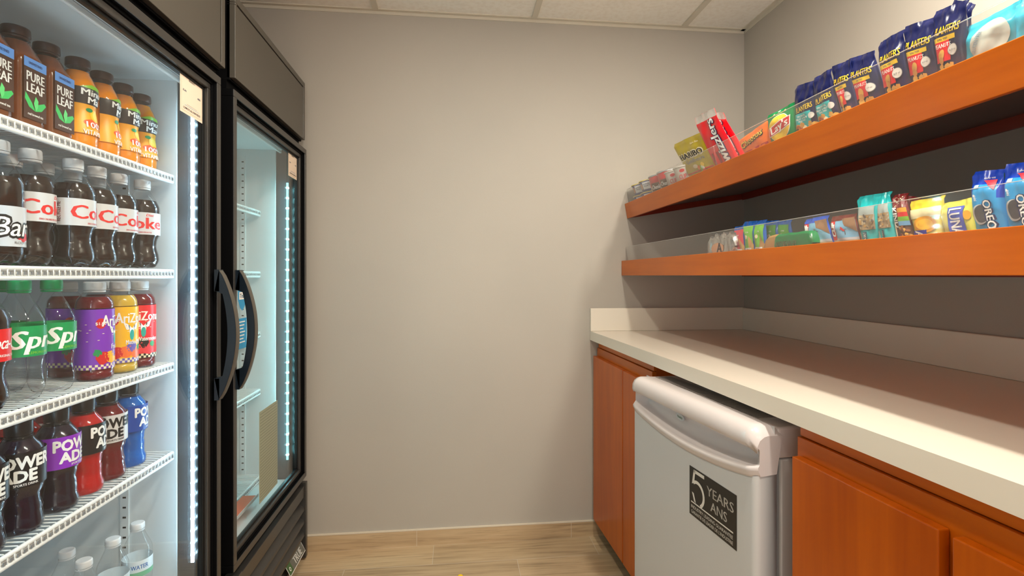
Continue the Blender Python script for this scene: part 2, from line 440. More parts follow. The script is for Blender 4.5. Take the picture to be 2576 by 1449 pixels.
# ------------------------------------------------------------------ display refrigerators
FX = -0.606          # front plane of the doors
SHELVES = [1.420, 1.178, 0.940, 0.712]
FLOOR_IN = 0.350
def refrigerator(name, y0, y1, dy0, dy1, handle_y, label, led_col, led_w, led_y, led_x, ndot, shelf_x, led_z):
    base = (-0.97, (y0 + y1) / 2, 0)
    t = thing('display_refrigerator', base, label, 'refrigerator', 'tall glass-door drink refrigerators')
    O = base
    XB, XF = -1.335, -0.6730
    # outer body (five walls around the chamber)
    mb = MB()
    mb.box(XB, XF, y0, y0 + .022, 0.03, 1.95, M_DARK); mb.box(XB, XF, y1 - .022, y1, 0.03, 1.95, M_DARK)
    mb.box(XB, XB + .03, y0 + .022, y1 - .022, .03, 1.95, M_DARK)
    mb.box(XB + .03, XF, y0 + .022, y1 - .022, 1.69, 1.95, M_DARK); mb.box(XB + .03, XF, y0 + .022, y1 - .022, 0.03, .315, M_DARK)
    mb.build('cabinet_body', t, O, bevel=.002)
    # white liner, open to the front
    a, b = y0 + .024, y1 - .024; w = .018
    xb, xf = XB + .032, -0.672
    mb = MB()
    mb.box(xb, -.716, a, a + w, .318, 1.688, M_LINER); mb.box(xb, -.716, b - w, b, .318, 1.688, M_LINER)
    mb.box(xb, xb + w, a + w, b - w, .318, 1.688, M_LINER)
    mb.box(xb + w, xf, a + w, b - w, 1.665, 1.688, M_LINER); mb.box(-.703, -.693, a + w, b - w, 1.652, 1.6645, M_WIRE); mb.box(xb + w, xf, a + w, b - w, .318, FLOOR_IN - .006, M_LINER)
    ln = mb.build('interior_liner', t, O, bevel=.003)
    mb = MB(); MJ = pm('dark_jamb', (.05, .055, .062), .22)
    for ja, jb in ((a, a + w), (b - w, b)):
        mb = MB(); mb.box(-.7155, -.6725, ja, jb, .318, 1.688, MJ)
        if ja == a: mb.box(-.6724, -.6625, y0 + .001, jb + .010, .318, 1.688, MJ)
        else: mb.box(-.6724, -.6625, ja - .010, y1 - .001, .318, 1.688, MJ)
        mb.build('door_jamb', t, O, bevel=.002, label='dark glossy door jamb')
    mb = MB()   # slotted pilaster strips for the shelf clips
    for yy, sg in ((a + w, 1), (b - w, -1)):
        for xx in (-.842, -1.17):
            mb = MB()
            mb.box(xx - .010, xx + .010, yy, yy + sg * .003, .37, 1.64, M_LINER)
            for k in range(49):
                z = .39 + k * .0255
                mb.box(xx - .004, xx + .004, yy + sg * .0031, yy + sg * .0034, z - .0022, z + .0022, M_DARK)
            mb.build('shelf_rail', ln, O)
    # header
    mb = MB()
    mb.box(XF, -.630, y0, y1, 1.712, 1.95, M_DARK)
    hx = -.616
    mb.box(-.640, hx, y0, y1, 1.9315, 1.952, M_PANEL); mb.box(-.640, hx, y1 - .020, y1, 1.718, 1.9315, M_PANEL)
    mb.box(-.640, hx, y0, y1 - .028, 1.718, 1.9255, M_PANEL); mb.box(-.640, hx, y0, y0 + .012, 1.9255, 1.9315, M_PANEL)
    mb.box(-.640, hx, y1 - .028, y1 - .020, 1.718, 1.727, M_PANEL)
    mb.build('header_panel', t, O, bevel=.0015)
    # black band with screws between header and door
    mb = MB(); mb.box(XF, -.640, y0, y1, 1.676, 1.712, M_DARK)
    n = 7
    for k in range(n):
        mb.sphere((-.6395, y0 + .06 + (y1 - y0 - .12) * k / (n - 1), 1.697), .0028, SILV, 8, 4)
    mb.build('hinge_band', t, O)
    # lower grille
    mb = MB()
    mb.box(XF, -.640, y0 + .01, y1 - .01, .04, .318, M_DARK)
    mb.box(-.645, -.606, y1 - .022, y1, .012, .318, M_BLACK); mb.box(-.645, -.606, y0, y0 + .022, .012, .318, M_BLACK)
    mb.box(-.645, -.612, y0 + .022, y1 - .022, .262, .306, M_BLACK)
    for k in range(4):
        z = .228 - k * .052
        mb.prism([(-.645, z + .012), (-.612, z - .010), (-.610, z - .020), (-.616, z - .024), (-.645, z - .004)], 1, y0 + .022, y1 - .022, M_BLACK)
    gr = mb.build('grille', t, O, bevel=.0012)
    fl = Flat(); W, Hh = .185, .040
    fl.rect(-W / 2, 0, W / 2, Hh, WHITE, 1); fl.rect(-W / 2 + .0025, .0025, W / 2 - .0025, Hh - .0025, C('badge_grey', 96, 98, 92, .3), 2)
    fl.rect(-W / 2 + .004, .004, -W / 2 + .042, Hh - .004, C('badge_green', 58, 96, 52), 3)
    fl.oval(-W / 2 + .022, .018, .007, .007, WHITE, 4); fl.oval(-W / 2 + .022, .018, .004, .004, C('badge_green', 58, 96, 52), 5)
    fl.text('TRUE', .020, Hh / 2, .024, WHITE, 3, w=.088, bold=.05)
    zc, yc = .066, y1 - .16
    fl.build('logo_plate', lambda x, y, l: (-.6095 + l - (y - .02) * .5 + .004, yc + x, zc + y), gr, .0004, O)
    # led strip
    zz0, zz1 = led_z
    mb = MB(); ML = emis_mat('led_dot_' + name, led_col, 140.0 if name == 'left' else 240.0); MS = emis_mat('led_bar_' + name, led_col, led_w)
    mb.box(led_x - .004, led_x + .003, led_y - .002, led_y + .002, zz0, zz1, MS)
    for k in range(ndot):
        z = zz0 + .02 + (zz1 - zz0 - .04) * k / (ndot - 1)
        mb.box(led_x - .004, led_x + .004, led_y - (.0026 if name == 'left' else .0036), led_y + (.0026 if name == 'left' else .0036), z - .003, z + .003, ML)
    mb.build('led_strip', t, O, label='glowing white LED light strip')
    if name == 'left':
        mb = MB(); ly = y0 + .05
        mb.box(led_x - .004, led_x + .003, ly - .002, ly + .002, zz0, zz1, MS)
        for k in range(ndot):
            z = zz0 + .02 + (zz1 - zz0 - .04) * k / (ndot - 1)
            mb.box(led_x - .004, led_x + .004, ly - .0036, ly + .0036, z - .003, z + .003, ML)
        mb.build('led_strip', t, O, label='glowing white LED light strip')
    # wire shelves
    def shelf(zt, x_f, nm='wire_shelf'):
        mb = MB(); ya, yb = a + w + .010, b - w - .012; x_b = -1.28
        for z in (zt - .004, zt - .020): mb.tube([(x_f, ya, z), (x_f, yb, z)], .0042, M_WIRE, 8)
        mb.box(x_f - .003, x_f - .0015, ya, yb, zt - .020, zt - .004, M_WIRE)
        for x in (x_f - .2, x_f - .4, x_b): mb.tube([(x, ya, zt - .008), (x, yb, zt - .008)], .0035, M_WIRE, 6)
        n = int((yb - ya) / .0135)
        for k in range(n + 1):
            y = ya + (yb - ya) * k / n
            mb.tube([(x_f + .002, y, zt - .018), (x_f + .0025, y, zt - .004), (x_f - .004, y, zt - .001), (x_b, y, zt - .001)], .0014, M_WIRE, 5, False)
        if True:
            for k in range(0, n):
                y = ya + (yb - ya) * (k + .5) / n
                mb.box(x_f + .0030, x_f + .0046, y - .0026, y + .0030, zt - .0150, zt - .0095, GREY)
        return mb.build(nm, t, O)
    for z in SHELVES: shelf(z, shelf_x)
    shelf(FLOOR_IN + .022 if name == 'right' else FLOOR_IN + .008, shelf_x + .005, 'bottom_rack')
    # door
    z0, z1 = .343, 1.676; fw = .020; iw = .048
    mb = MB()
    def frame(x0_, x1_, ya, yb, za, zb, wd, mat):
        mb.box(x0_, x1_, ya, yb, zb - wd, zb, mat); mb.box(x0_, x1_, ya, yb, za, za + wd, mat)
        mb.box(x0_, x1_, ya, ya + wd, za + wd, zb - wd, mat); mb.box(x0_, x1_, yb - wd, yb, za + wd, zb - wd, mat)
    frame(-.641, FX - .003, dy0, dy1, z0, z1, fw, M_DARK); frame(FX - .0031, FX, dy0 + .0005, dy1 - .0005, z0 + .0005, z1 - .0005, fw, M_BLACK)
    frame(-.641, FX - .010, dy0 + fw, dy1 - fw, z0 + fw, z1 - fw, .007, M_DARK)
    frame(-.641, FX - .014, dy0 + fw + .007, dy1 - fw - .007, z0 + fw + .007, z1 - fw - .007, .014, M_BLACK)
    frame(-.641, FX - .022, dy0 + fw + .021, dy1 - fw - .021, z0 + fw + .021, z1 - fw - .021, .007, M_GASKET)
    dr = mb.build('door', t, O, bevel=.0016)
    mb = MB(); g = fw + .026
    mb.box(-.6345, -.6310, dy0 + g, dy1 - g, z0 + g, z1 - g, M_GLASS)
    mb.build('glass', dr, O)
    mb = MB()   # rubber seal behind the glass edge
    frame(-.6622, -.6415, dy0 + .0005, dy1 - .0005, z0 + .004, z1 - .004, .0125, M_GASKET); mb.build('seal', dr, O)
    # bow handle
    mb = MB(); hz0, hz1 = .848, 1.175; n = 26
    def off(q): return .010 + .035 * math.sin(PI * q) ** .75
    sg = 1 if name == 'left' else -1
    for part in (0,):
        outer = []; inner = []
        for k in range(n + 1):
            q = k / n; z = hz0 + (hz1 - hz0) * q
            o_ = off(q); outer.append((FX + o_ + .006 * math.sin(PI * q), z))
            qi = min(max((q - .17) / .66, 0), 1); zi = hz0 + .052 + (hz1 - hz0 - .104) * qi
            inner.append((FX + max(0.0, off(.17 + .66 * qi) - .014) * (1 if 0.0 < qi < 1 else 0) + (.0), zi))
        yl, yh = handle_y - .011, handle_y + .011
        # outer face strip, inner grip and two feet as one closed band
        N = n + 1
        vs = [(x, yl, z) for x, z in outer] + [(x, yh, z) for x, z in outer]
        vs += [(x, yl, z) for x, z in inner] + [(x, yh, z) for x, z in inner]
        fs = []
        for k in range(n):
            fs.append((k, k + 1, N + k + 1, N + k)); fs.append((2 * N + k, 3 * N + k, 3 * N + k + 1, 2 * N + k + 1))
            fs.append((k, 2 * N + k, 2 * N + k + 1, k + 1)); fs.append((N + k, N + k + 1, 3 * N + k + 1, 3 * N + k))
        mb.add(vs, fs, M_HANDLE, False)
        mb.box(FX - .001, FX + .011, yl, yh, hz0 - .002, hz0 + .053, M_HANDLE); mb.box(FX - .001, FX + .011, yl, yh, hz1 - .053, hz1 + .002, M_HANDLE)
        # pale outer trim of the handle
        tv = [(x + .0006, yl, z) for x, z in outer] + [(x + .0022, yl + .003, z) for x, z in outer] + [(x + .0022, yh - .003, z) for x, z in outer] + [(x + .0006, yh, z) for x, z in outer]
        tf = []
        for k in range(n):
            for j in range(3): tf.append((j * N + k, (j + 1) * N + k, (j + 1) * N + k + 1, j * N + k + 1))
        mb.add(tv, tf, M_PANEL, True)
    mb.build('handle', dr, O, label='dark bow-shaped pull handle')
    # paper notice in the upper corner of the glass
    fl = Flat(); PW, PH = .108, .104
    PAP = C('notice_paper', 246, 224, 202, .6)
    fl.rect(0, 0, PW, PH, PAP, 1)
    for x0_, y0_, x1_, y1_ in ((.006, .006, PW - .006, .0064), (.006, PH - .0064, PW - .006, PH - .006), (.006, .006, .0064, PH - .006), (PW - .0064, .006, PW - .006, PH - .006)):
        fl.rect(x0_, y0_, x1_, y1_, TAN, 2)
    fl.text('PLEASE REGISTER YOUR', PW / 2, PH - .014, .0042, NAVY, 2, w=.070); fl.text('PRODUCT', PW / 2, PH - .021, .0042, NAVY, 2, w=.028)
    fl.text('SCAN', .020, .054, .0045, SKYB, 2); fl.text('HERE', PW - .020, .054, .0045, SKYB, 2)
    fl.rect(.030, .0235, .078, .0240, GREY, 2); fl.rect(.020, .0200, .088, .0206, SKYB, 2)
    fl.text('COMPLETE ALL FORM FIELDS', PW / 2, .0135, .0048, NAVY, 2, w=.080)
    ny = dy1 - g - PW + .001 if name == 'left' else dy1 - g - PW + .002
    fl.build('notice_card', lambda x, y, l: (-.6308 + l * .4, ny + x, 1.5420 + y), dr, .0008, O, label='small cream paper notice with blue print')
    if name == 'right':
        fl = Flat(); SB = C('decal_blue', 30, 150, 205, .4)
        fl.poly([(0.0, .125), (.030, .138), (.060, .125), (.060, .085), (.045, .062), (.030, .052), (.015, .062), (0, .085)], SB, 1)
        fl.rect(.008, .086, .052, .108, WHITE, 2); fl.text('True', .030, .097, .013, SB, 3, w=.034, bold=.04)
        fl.text('CERTIFIED', .030, .150, .005, GREY, 1)
        fl.rect(0, -.060, .062, .030, SB, 1)
        for k in range(7): fl.rect(.006, .018 - k * .010, .050 - (k % 3) * .006, .0212 - k * .010, WHITE, 2)
        fl.build('decal', lambda x, y, l: (-.6308 + l * .4, 1.584 + x, 1.005 + y), dr, .0008, O, label='blue shield and panel decal on the glass')
        # ruled data sheet stuck inside the lower glass
        fl = Flat(); BG = C('sheet_cream', 172, 176, 146, .6); LN = C('sheet_line', 84, 84, 64, .6)
        fl.rect(0, 0, .175, .30, BG, 1)
        for k in range(30): fl.rect(.008, .008 + k * .0097, .168, .0095 + k * .0097, LN, 2)
        fl.build('data_sheet', lambda x, y, l: (-.6360 - .001 + l * .3, 1.765 + x, .415 + y), dr, .0008, O, label='ruled paper sheet behind the lower glass')
    return t
ref_left = refrigerator('left', 0.66, 1.466, 0.700, 1.418, 1.392, 'black glass-door refrigerator nearest the camera, stocked with rows of bottled drinks', LED_LEFT, LED_W_LEFT, 1.400, -.667, 38, -.722, (.43, 1.60))
ref_right = refrigerator('right', 1.530, 2.205, 1.496, 2.192, 1.516, 'black glass-door refrigerator standing beside the grey back wall, empty inside', LED_RIGHT, LED_W_RIGHT, 2.138, -.664, 27, -.775, (.43, 1.53))
# orange strip tag lying in the empty refrigerator
mb = MB(); mb.box(-.752, -.700, 1.62, 1.93, .3755, .3785, C('orange_card', 236, 96, 48, .5))
mb.box(-.700, -.6985, 1.62, 1.93, .3755, .386, M_WIRE)
tag(mb.build('orange_card_strip', None, (-.726, 1.775, .3755)), 'orange card strip lying on the bottom rack of the empty refrigerator', 'card strip')

# ------------------------------------------------------------------ bottles
def petal(n=5, zt=.020, amt=.22):
    def f(t, z, r):
        if z < zt:
            k = 1 - z / zt
            return r * (1 - amt * k * abs(math.sin(n / 2 * t))), z + .004 * k * abs(math.sin(n / 2 * t))
        return r, z
    return f
def twist(R):
    def f(t, z, r):
        if .012 < z < .105:
            k = min(1, (z - .012) / .02, (.105 - z) / .02)
            return r * (1 + k * (.045 * math.sin(2 * PI * z / .040 + 1.0 * t) + .020 * math.sin(2 * PI * z / .016 - 2 * t))), z
        return r, z
    return f
def squarish(R):
    def f(t, z, r):
        if z < .128: k = 1
        elif z < .152: k = 1 - (z - .128) / .024
        else: k = 0
        e = 5.0
        q = (abs(math.cos(t)) ** e + abs(math.sin(t)) ** e) ** (-1 / e)
        return r * (1 + k * (min(q, 1.27) - 1)), z
    return f
def smooth_prof(pts, n=3):
    """Catmull-Rom resample of (z, r) points"""
    out = []
    for i in range(len(pts) - 1):
        p0 = pts[max(i - 1, 0)]; p1 = pts[i]; p2 = pts[i + 1]; p3 = pts[min(i + 2, len(pts) - 1)]
        for k in range(n):
            t = k / n
            out.append(tuple(0.5 * ((2 * p1[j]) + (-p0[j] + p2[j]) * t + (2 * p0[j] - 5 * p1[j] + 4 * p2[j] - p3[j]) * t * t + (-p0[j] + 3 * p1[j] - 3 * p2[j] + p3[j]) * t ** 3) for j in (0, 1)))
    out.append(pts[-1])
    return out
RSC = {'cola': 1.12, 'soda': 1.13, 'sport': 1.07, 'tall': 1.02, 'juice': 1.04, 'tea': 1.10}
KINDS = {
 'cola': dict(h=.215, cr=.0168, ch=.019, fn=petal(), prof=[(0, .017), (.004, .026), (.018, .0310), (.034, .0300), (.052, .0262), (.068, .0275), (.082, .0315), (.100, .0322), (.140, .0322), (.152, .0312), (.168, .0255), (.182, .0180), (.192, .0138), (.200, .0128)], lab=(.081, .134), R=.0326, fill=.165),
 'tea': dict(h=.186, cr=.0205, ch=.017, fn=squarish(0), prof=[(0, .024), (.004, .0285), (.03, .0292), (.09, .0292), (.122, .0292), (.135, .0275), (.150, .0235), (.160, .0195), (.171, .0185)], lab=(.020, .128), R=.0298, fill=.160),
 'juice': dict(h=.187, cr=.0205, ch=.018, fn=None, prof=[(0, .026), (.005, .0315), (.030, .0325), (.055, .0300), (.078, .0270), (.098, .0290), (.115, .0310), (.130, .0305), (.146, .0255), (.158, .0200), (.172, .0185)], lab=(.018, .134), R=None, fill=.160),
 'soda': dict(h=.213, cr=.0165, ch=.018, fn=petal(), prof=[(0, .017), (.005, .026), (.018, .0305), (.030, .0310), (.046, .0290), (.060, .0285), (.078, .0312), (.092, .0320), (.134, .0320), (.146, .0300), (.162, .0240), (.178, .0175), (.190, .0135), (.198, .0128)], lab=(.080, .133), R=.0326, fill=.150),
 'tall': dict(h=.208, cr=.0195, ch=.018, fn=None, prof=[(0, .028), (.005, .0325), (.014, .0335), (.022, .0330), (.100, .0330), (.148, .0330), (.152, .0335), (.166, .0320), (.178, .0250), (.186, .0190), (.194, .0180)], lab=(.024, .150), R=.0338, fill=.176),
 'sport': dict(h=.196, cr=.0195, ch=.026, fn=twist(0), prof=[(0, .026), (.004, .0310), (.016, .0325), (.034, .0300), (.054, .0280), (.072, .0310), (.090, .0325), (.104, .0335), (.118, .0340), (.138, .0335), (.150, .0300), (.160, .0235), (.168, .0190), (.176, .0180)], lab=(.084, .144), R=.0346, fill=.162),
 'water': dict(h=.200, cr=.0150, ch=.014, fn=petal(5, .016, .15), prof=[(0, .020), (.004, .028), (.014, .0310), (.030, .0300), (.045, .0312), (.060, .0300), (.075, .0312), (.092, .0305), (.128, .0305), (.142, .0295), (.160, .0220), (.176, .0150), (.186, .0130), (.190, .0125)], lab=(.080, .118), R=.0312, fill=.160),
}
for k_, f_ in RSC.items():
    K_0 = KINDS[k_]; zc_0 = K_0['h'] - K_0['ch'] - .012
    K_0['prof'] = [(z, r * (f_ if z < zc_0 - .02 else 1 + (f_ - 1) * max(0, (zc_0 + .01 - z)) / .03)) for z, r in K_0['prof']]
    if K_0['R']: K_0['R'] *= f_
def radius_at(prof, z):
    for (z0, r0), (z1, r1) in zip(prof, prof[1:]):
        if z0 <= z <= z1: return r0 + (r1 - r0) * (z - z0) / max(z1 - z0, 1e-6)
    return prof[-1][1]
PROTO = {}
def make_bottle(name, kind, cap_mat, liq_mat, design, key):
    """thing at the origin, the middle of its label facing +X"""
    K = KINDS[kind]; t = thing(name, (0, 0, 0), '', 'bottle')
    pr = smooth_prof(K['prof'], 3); fn = K['fn']; seg = 40 if kind in ('sport', 'tea', 'juice') else 32
    mb = MB(); mb.lathe(pr, M_PET, seg, fn, True); mb.build('bottle_body', t)
    if liq_mat:
        z1 = K['fill']; lp = [(max(z, .002), r * .955) for z, r in pr if z < z1] + [(z1, radius_at(pr, z1) * .955)]
        mb = MB(); mb.lathe(lp, liq_mat, seg, fn, True); mb.build('liquid', t)
    h, cr, ch = K['h'], K['cr'], K['ch']
    mb = MB(); n = 48
    def rid(tt, z, r): return (r * (1 + (.022 if int(round(tt / (2 * PI) * n)) % 2 else 0) * (1 if h - ch + .001 < z < h - .003 else 0)), z)
    mb.lathe([(h - ch, cr * .97), (h - ch + .0015, cr), (h - .003, cr), (h - .0012, cr * .97), (h, cr * .88)], cap_mat, n, rid, True)
    mb.lathe([(h - ch - .005, cr * .86), (h - ch - .004, cr * .98), (h - ch - .001, cr * .98)], cap_mat if kind != 'juice' else M_PET, 32, None, False)
    mb.build('cap', t)
    if design:
        la, lb = K['lab']; art, letters = Flat(), Flat()
        def surf(x, y, l):
            z = la + y
            if kind == 'tea':
                return None
            r = (K['R'] or radius_at(pr, z) * 1.012 + .0004) + l; a = x / (K['R'] or .0305)
            return (r * math.cos(a), r * math.sin(a), z)
        def flatf(x, y, l): return (.0325 + l, x, la + y)
        f = flatf if kind == 'tea' else surf
        design(art, letters, lb - la, PI * (K['R'] or .0305))
        stp = .0007 if kind == 'juice' else .00035
        lab = art.build('label', f, t, stp, fine=.012 if kind == 'juice' else 0)
        if letters.items: letters.build('lettering', f, lab, stp, fine=.006 if kind != 'tea' else 0)
    PROTO[key] = t
    return t
def d_tea(a, l, H, P):
    w = .025; BR = C('tea_label', 74, 46, 36, .3)
    a.rect(-w, 0, w, H, BR, 0.3, 1, 1); a.rect(-w, H - .017, w, H, C('tea_blue', 96, 150, 226, .4), 1)
    l.text('UNSWEETENED', 0, H - .0085, .0045, NAVY, 2, w=.030)
    l.text('PURE', 0, H - .032, .0165, WHITE, 2, w=.040, bold=.03); l.text('LEAF', 0, H - .052, .0165, WHITE, 2, w=.040, bold=.03)
    G = C('tea_leaf', 60, 190, 96, .4)
    a.poly([(0, .016), (-.008, .030), (-.022, .046), (-.023, .034), (-.014, .021)], G, 1)
    a.poly([(0, .016), (-.004, .030), (.0, .043), (.006, .036), (.005, .024)], C('tea_leaf2', 96, 210, 120, .4), 2)
    a.poly([(0, .016), (.006, .030), (.020, .036), (.024, .032), (.014, .020)], G, 1)
    l.text('real brewed tea', 0, .009, .0045, WHITE, 2, w=.034)
def d_cola(a, l, H, P):
    a.rect(-P, 0, P, H, C('silver_label', 214, 216, 220, .35), .3, 56, 1)
    l.text('Coke', .0, H * .52, .027, C('cola_red', 226, 44, 40), 1.5, w=.094, bold=.035)
    l.text('Diet', .016, H * .88, .006, C('cola_red', 226, 44, 40), 1.5, w=.016, shear=.3)
    l.text('RECYCLE ME', -.066, H * .5, .007, DKRED, 1.5, w=.038, rot=PI / 2); l.text('ZERO CALORIES PER BOTTLE', 0, H * .10, .0032, RED, 1.5, w=.040)
def d_rootbeer(a, l, H, P):
    a.rect(-P, 0, P, H, C('silver_label2', 206, 210, 216, .35), .3, 56, 1)
    l.text("Barq's", .000, H * .50, .034, BLACKI, 1.5, w=.100, bold=.09, shear=.2); l.text("Barq's", .0, H * .50, .032, WHITE, 2.5, w=.097, bold=.01, shear=.2)
    for x, y in ((-.012, .012), (-.004, .016), (-.003, .008), (.004, .011)): a.oval(x, y + .006, .006, .006, RED, 1)
    a.oval(-.014, .026, .006, .003, GREEN, 1)
    l.text('ROOT BEER', 0, H * .10, .004, GREY, 1.5, w=.04)
def d_redcola(a, l, H, P):
    a.rect(-P, 0, P, H, C('cola_label_red', 224, 30, 34, .35), .3, 56, 1)
    l.text('Coca-Cola', 0, H * .58, .020, WHITE, 1.5, w=.070, bold=.03, shear=.25); l.text('ORIGINAL TASTE', 0, H * .18, .004, WHITE, 1.5, w=.04)
def d_lime(a, l, H, P):
    a.rect(-P, 0, P, H, C('lime_label', 0, 150, 82, .35), .3, 56, 1)
    l.text('Sprite', .0, H * .56, .031, WHITE, 1.5, w=.112, bold=.05, shear=.25); l.text('LEMON-LIME', -.012, H * .12, .0045, LIME, 1.5, w=.034)
def d_mm(a, l, H, P):
    a.rect(-.048, .012, .048, H - .030, C('juice_label', 250, 172, 30, .4), .4, 24, 20); a.rect(-.048, H - .043, .048, H - .010, C('juice_dark', 46, 36, 34, .4), .9, 24, 8)
    a.poly([(-.030, H - .010), (-.010, H - .002), (.012, H - .004), (.030, H - .010), (.012, H - .012)], C('juice_green', 130, 196, 50), 1.2)
    l.text('Minute', .0, H - .019, .013, WHITE, 2.5, w=.056, bold=.03); l.text('Maid', .004, H - .034, .013, WHITE, 2.5, w=.042, bold=.03)
    a.oval(.002, H - .064, .013, .012, C('juice_fruit', 255, 206, 40), 1.4); a.oval(-.012, H - .054, .007, .004, GREEN, 1.8); a.oval(.002, H - .064, .009, .008, C('juice_fruit2', 255, 224, 90), 1.8)
    a.oval(0, .036, .024, .008, C('juice_red', 236, 92, 30), 1.2)
    l.text('100%', 0, .032, .012, WHITE, 2.5, w=.040); l.text('VITAMIN C', 0, .016, .010, WHITE, 2.5, w=.050)
def d_tallf(bg, deep, fruit, name2):
    def d(a, l, H, P):
        a.rect(-P, 0, P, H, bg, .3, 56, 1)
        l.text('AriZona', .004, H * .80, .022, WHITE, 1.8, w=.074, bold=.05, grow=-.2)
        n = 44
        for i in range(n):
            for j in range(2):
                if (i + j) % 2: a.rect(-P + 2 * P * i / n, j * .005, -P + 2 * P * (i + 1) / n, (j + 1) * .005, deep, 1)
                else: a.rect(-P + 2 * P * i / n, j * .005, -P + 2 * P * (i + 1) / n, (j + 1) * .005, CREAM, 1)
        a.oval(-.034, H - .030, .009, .011, RED, 1); l.text('$1.00', -.034, H - .030, .006, WHITE, 2.5)
        for x, y, r, m in ((-.030, .022, .013, RED), (.030, .022, .012, RED), (-.012, .024, .015, fruit), (.010, .020, .013, fruit), (.0, .036, .012, deep), (.020, .032, .007, GREEN), (-.04, .034, .008, GREEN)):
            a.blob(x, y, r, m, 1.4, 12, int(1000 * (x + y + .1)))
        for k in range(22): rd = random.Random(k); a.oval(rd.uniform(-P, P), rd.uniform(.055, H - .03), .0022, .0007, CREAM, 1, 8)
        a.poly([(-.012, .075), (.0, .070), (.012, .075), (.018, .092), (.008, .086), (.004, .058), (-.004, .058), (-.008, .086), (-.018, .092)], WHITE, 1.6)
        a.oval(0, .062, .005, .012, TEAL, 2)
        l.text(name2, .010, .046, .010, WHITE, 2.5, w=.046, bold=.03)
    return d
def d_sport(bg, fg, sub=None):
    def d(a, l, H, P):
        a.rect(-P * .99, 0, P * .99, H, bg, .3, 56, 1)
        l.text('POWER', .0, H * .72, .020, fg, 1.5, w=.086, bold=.06); l.text('ADE', -.008, H * .34, .019, fg, 1.5, w=.052, bold=.06)
        if sub: a.rect(-.016, .004, .018, .0095, sub, 1)
        l.text('SPORTS DRINK', .002, H * .09, .004, fg, 1.5, w=.034)
    return d
def d_water(a, l, H, P):
    a.rect(-P, 0, P, H, C('water_label', 226, 236, 240, .35), .3, 56, 1); a.rect(-P, 0, P, H * .3, C('water_green', 120, 186, 150, .4), .8, 56, 1)
    for k in range(12): a.rect(-.055 + k * .0018, .014, -.0542 + k * .0018, .032, BLACKI, 1.5)
    l.text('WATER', .01, H * .62, .010, C('water_blue', 40, 110, 180), 1.5, w=.036)
BROWNCAP = C('cap_brown', 66, 42, 38, .4); WCAP = C('cap_white', 226, 228, 230, .4); GCAP = C('cap_green', 0, 158, 92, .4); KCAP = C('cap_black', 20, 22, 28, .3)
L_TEA = liquid_mat('drink_tea', srgb(150, 82, 36), .62); L_COLA = liquid_mat('drink_cola', srgb(34, 17, 13), .95); L_OJ = liquid_mat('drink_orange', srgb(250, 150, 20), .95)
L_RED = liquid_mat('drink_red', srgb(206, 24, 26), .8); L_DRED = liquid_mat('drink_dark_red', srgb(120, 18, 30), .8); L_YEL = liquid_mat('drink_yellow', srgb(232, 190, 70), .85)
L_GRP = liquid_mat('drink_grape', srgb(26, 12, 36), .9); L_BLU = liquid_mat('drink_blue', srgb(24, 110, 200), .8); L_DRK = liquid_mat('drink_black', srgb(30, 20, 34), .9)
def make_all():
    make_bottle('iced_tea_bottle', 'tea', BROWNCAP, L_TEA, d_tea, 'tea')
    make_bottle('juice_bottle', 'juice', BROWNCAP, L_OJ, d_mm, 'oj')
    make_bottle('cola_bottle', 'cola', WCAP, L_COLA, d_cola, 'diet'); KINDS['root'] = dict(KINDS['soda'], lab=(.032, .100), R=.0368); make_bottle('root_beer_bottle', 'root', WCAP, L_COLA, d_rootbeer, 'root')
    make_bottle('cola_bottle', 'cola', C('cap_red', 200, 30, 34), L_COLA, d_redcola, 'red'); make_bottle('lemon_lime_soda_bottle', 'soda', GCAP, None, d_lime, 'lime')
    make_bottle('fruit_drink_bottle', 'tall', WCAP, L_DRED, d_tallf(C('az_purple', 130, 50, 190), PURP, C('az_fruit', 255, 190, 40), 'Fruit Punch'), 'azp')
    make_bottle('fruit_drink_bottle', 'tall', WCAP, L_YEL, d_tallf(C('az_yellow', 250, 190, 30), C('az_blue', 110, 100, 190), C('az_mango', 250, 120, 60), 'Mucho Mango'), 'azy')
    make_bottle('fruit_drink_bottle', 'tall', WCAP, L_DRED, d_tallf(C('az_red', 226, 36, 44), BLACKI, C('az_melon', 230, 60, 70), 'Watermelon'), 'azr')
    make_bottle('sports_drink_bottle', 'sport', KCAP, L_GRP, d_sport(BLACKI, WHITE), 'pblack')
    make_bottle('sports_drink_bottle', 'sport', KCAP, L_GRP, d_sport(C('sp_purple', 140, 40, 190), WHITE), 'ppurp')
    make_bottle('sports_drink_bottle', 'sport', KCAP, L_RED, d_sport(BLACKI, WHITE), 'pred')
    make_bottle('sports_drink_bottle', 'sport', KCAP, L_DRED, d_sport(C('sp_white', 216, 214, 214), BLACKI, RED), 'pwhite')
    make_bottle('sports_drink_bottle', 'sport', KCAP, L_BLU, d_sport(C('sp_blue', 20, 70, 160), WHITE), 'pblue')
    make_bottle('water_bottle', 'water', WCAP, None, d_water, 'water')
make_all()
used = set()
def place(key, x, y, z, rot, label, group=None):
    o = PROTO[key] if key not in used else copy_tree(PROTO[key])
    used.add(key)
    o.location = (x, y, z); o.rotation_euler = (0, 0, math.radians(rot)); o['label'] = label
    if group: o['group'] = group
    elif 'group' in o.keys(): del o['group']
    return o
def at_cap(u, v, zt):
    p = on_z(u, v, zt); return p.x, p.y
def at_u(u, x): p = on_x(u, 700, x); return p.x, p.y
Z1, Z2, Z3, Z4 = [z + .0008 for z in SHELVES]
G1, G2, G3, G4, G5 = 'tea bottles on the top shelf', 'diet cola bottles on the second shelf', 'bottles on the third shelf', 'sports drink bottles on the fourth shelf', 'water bottles at the bottom'
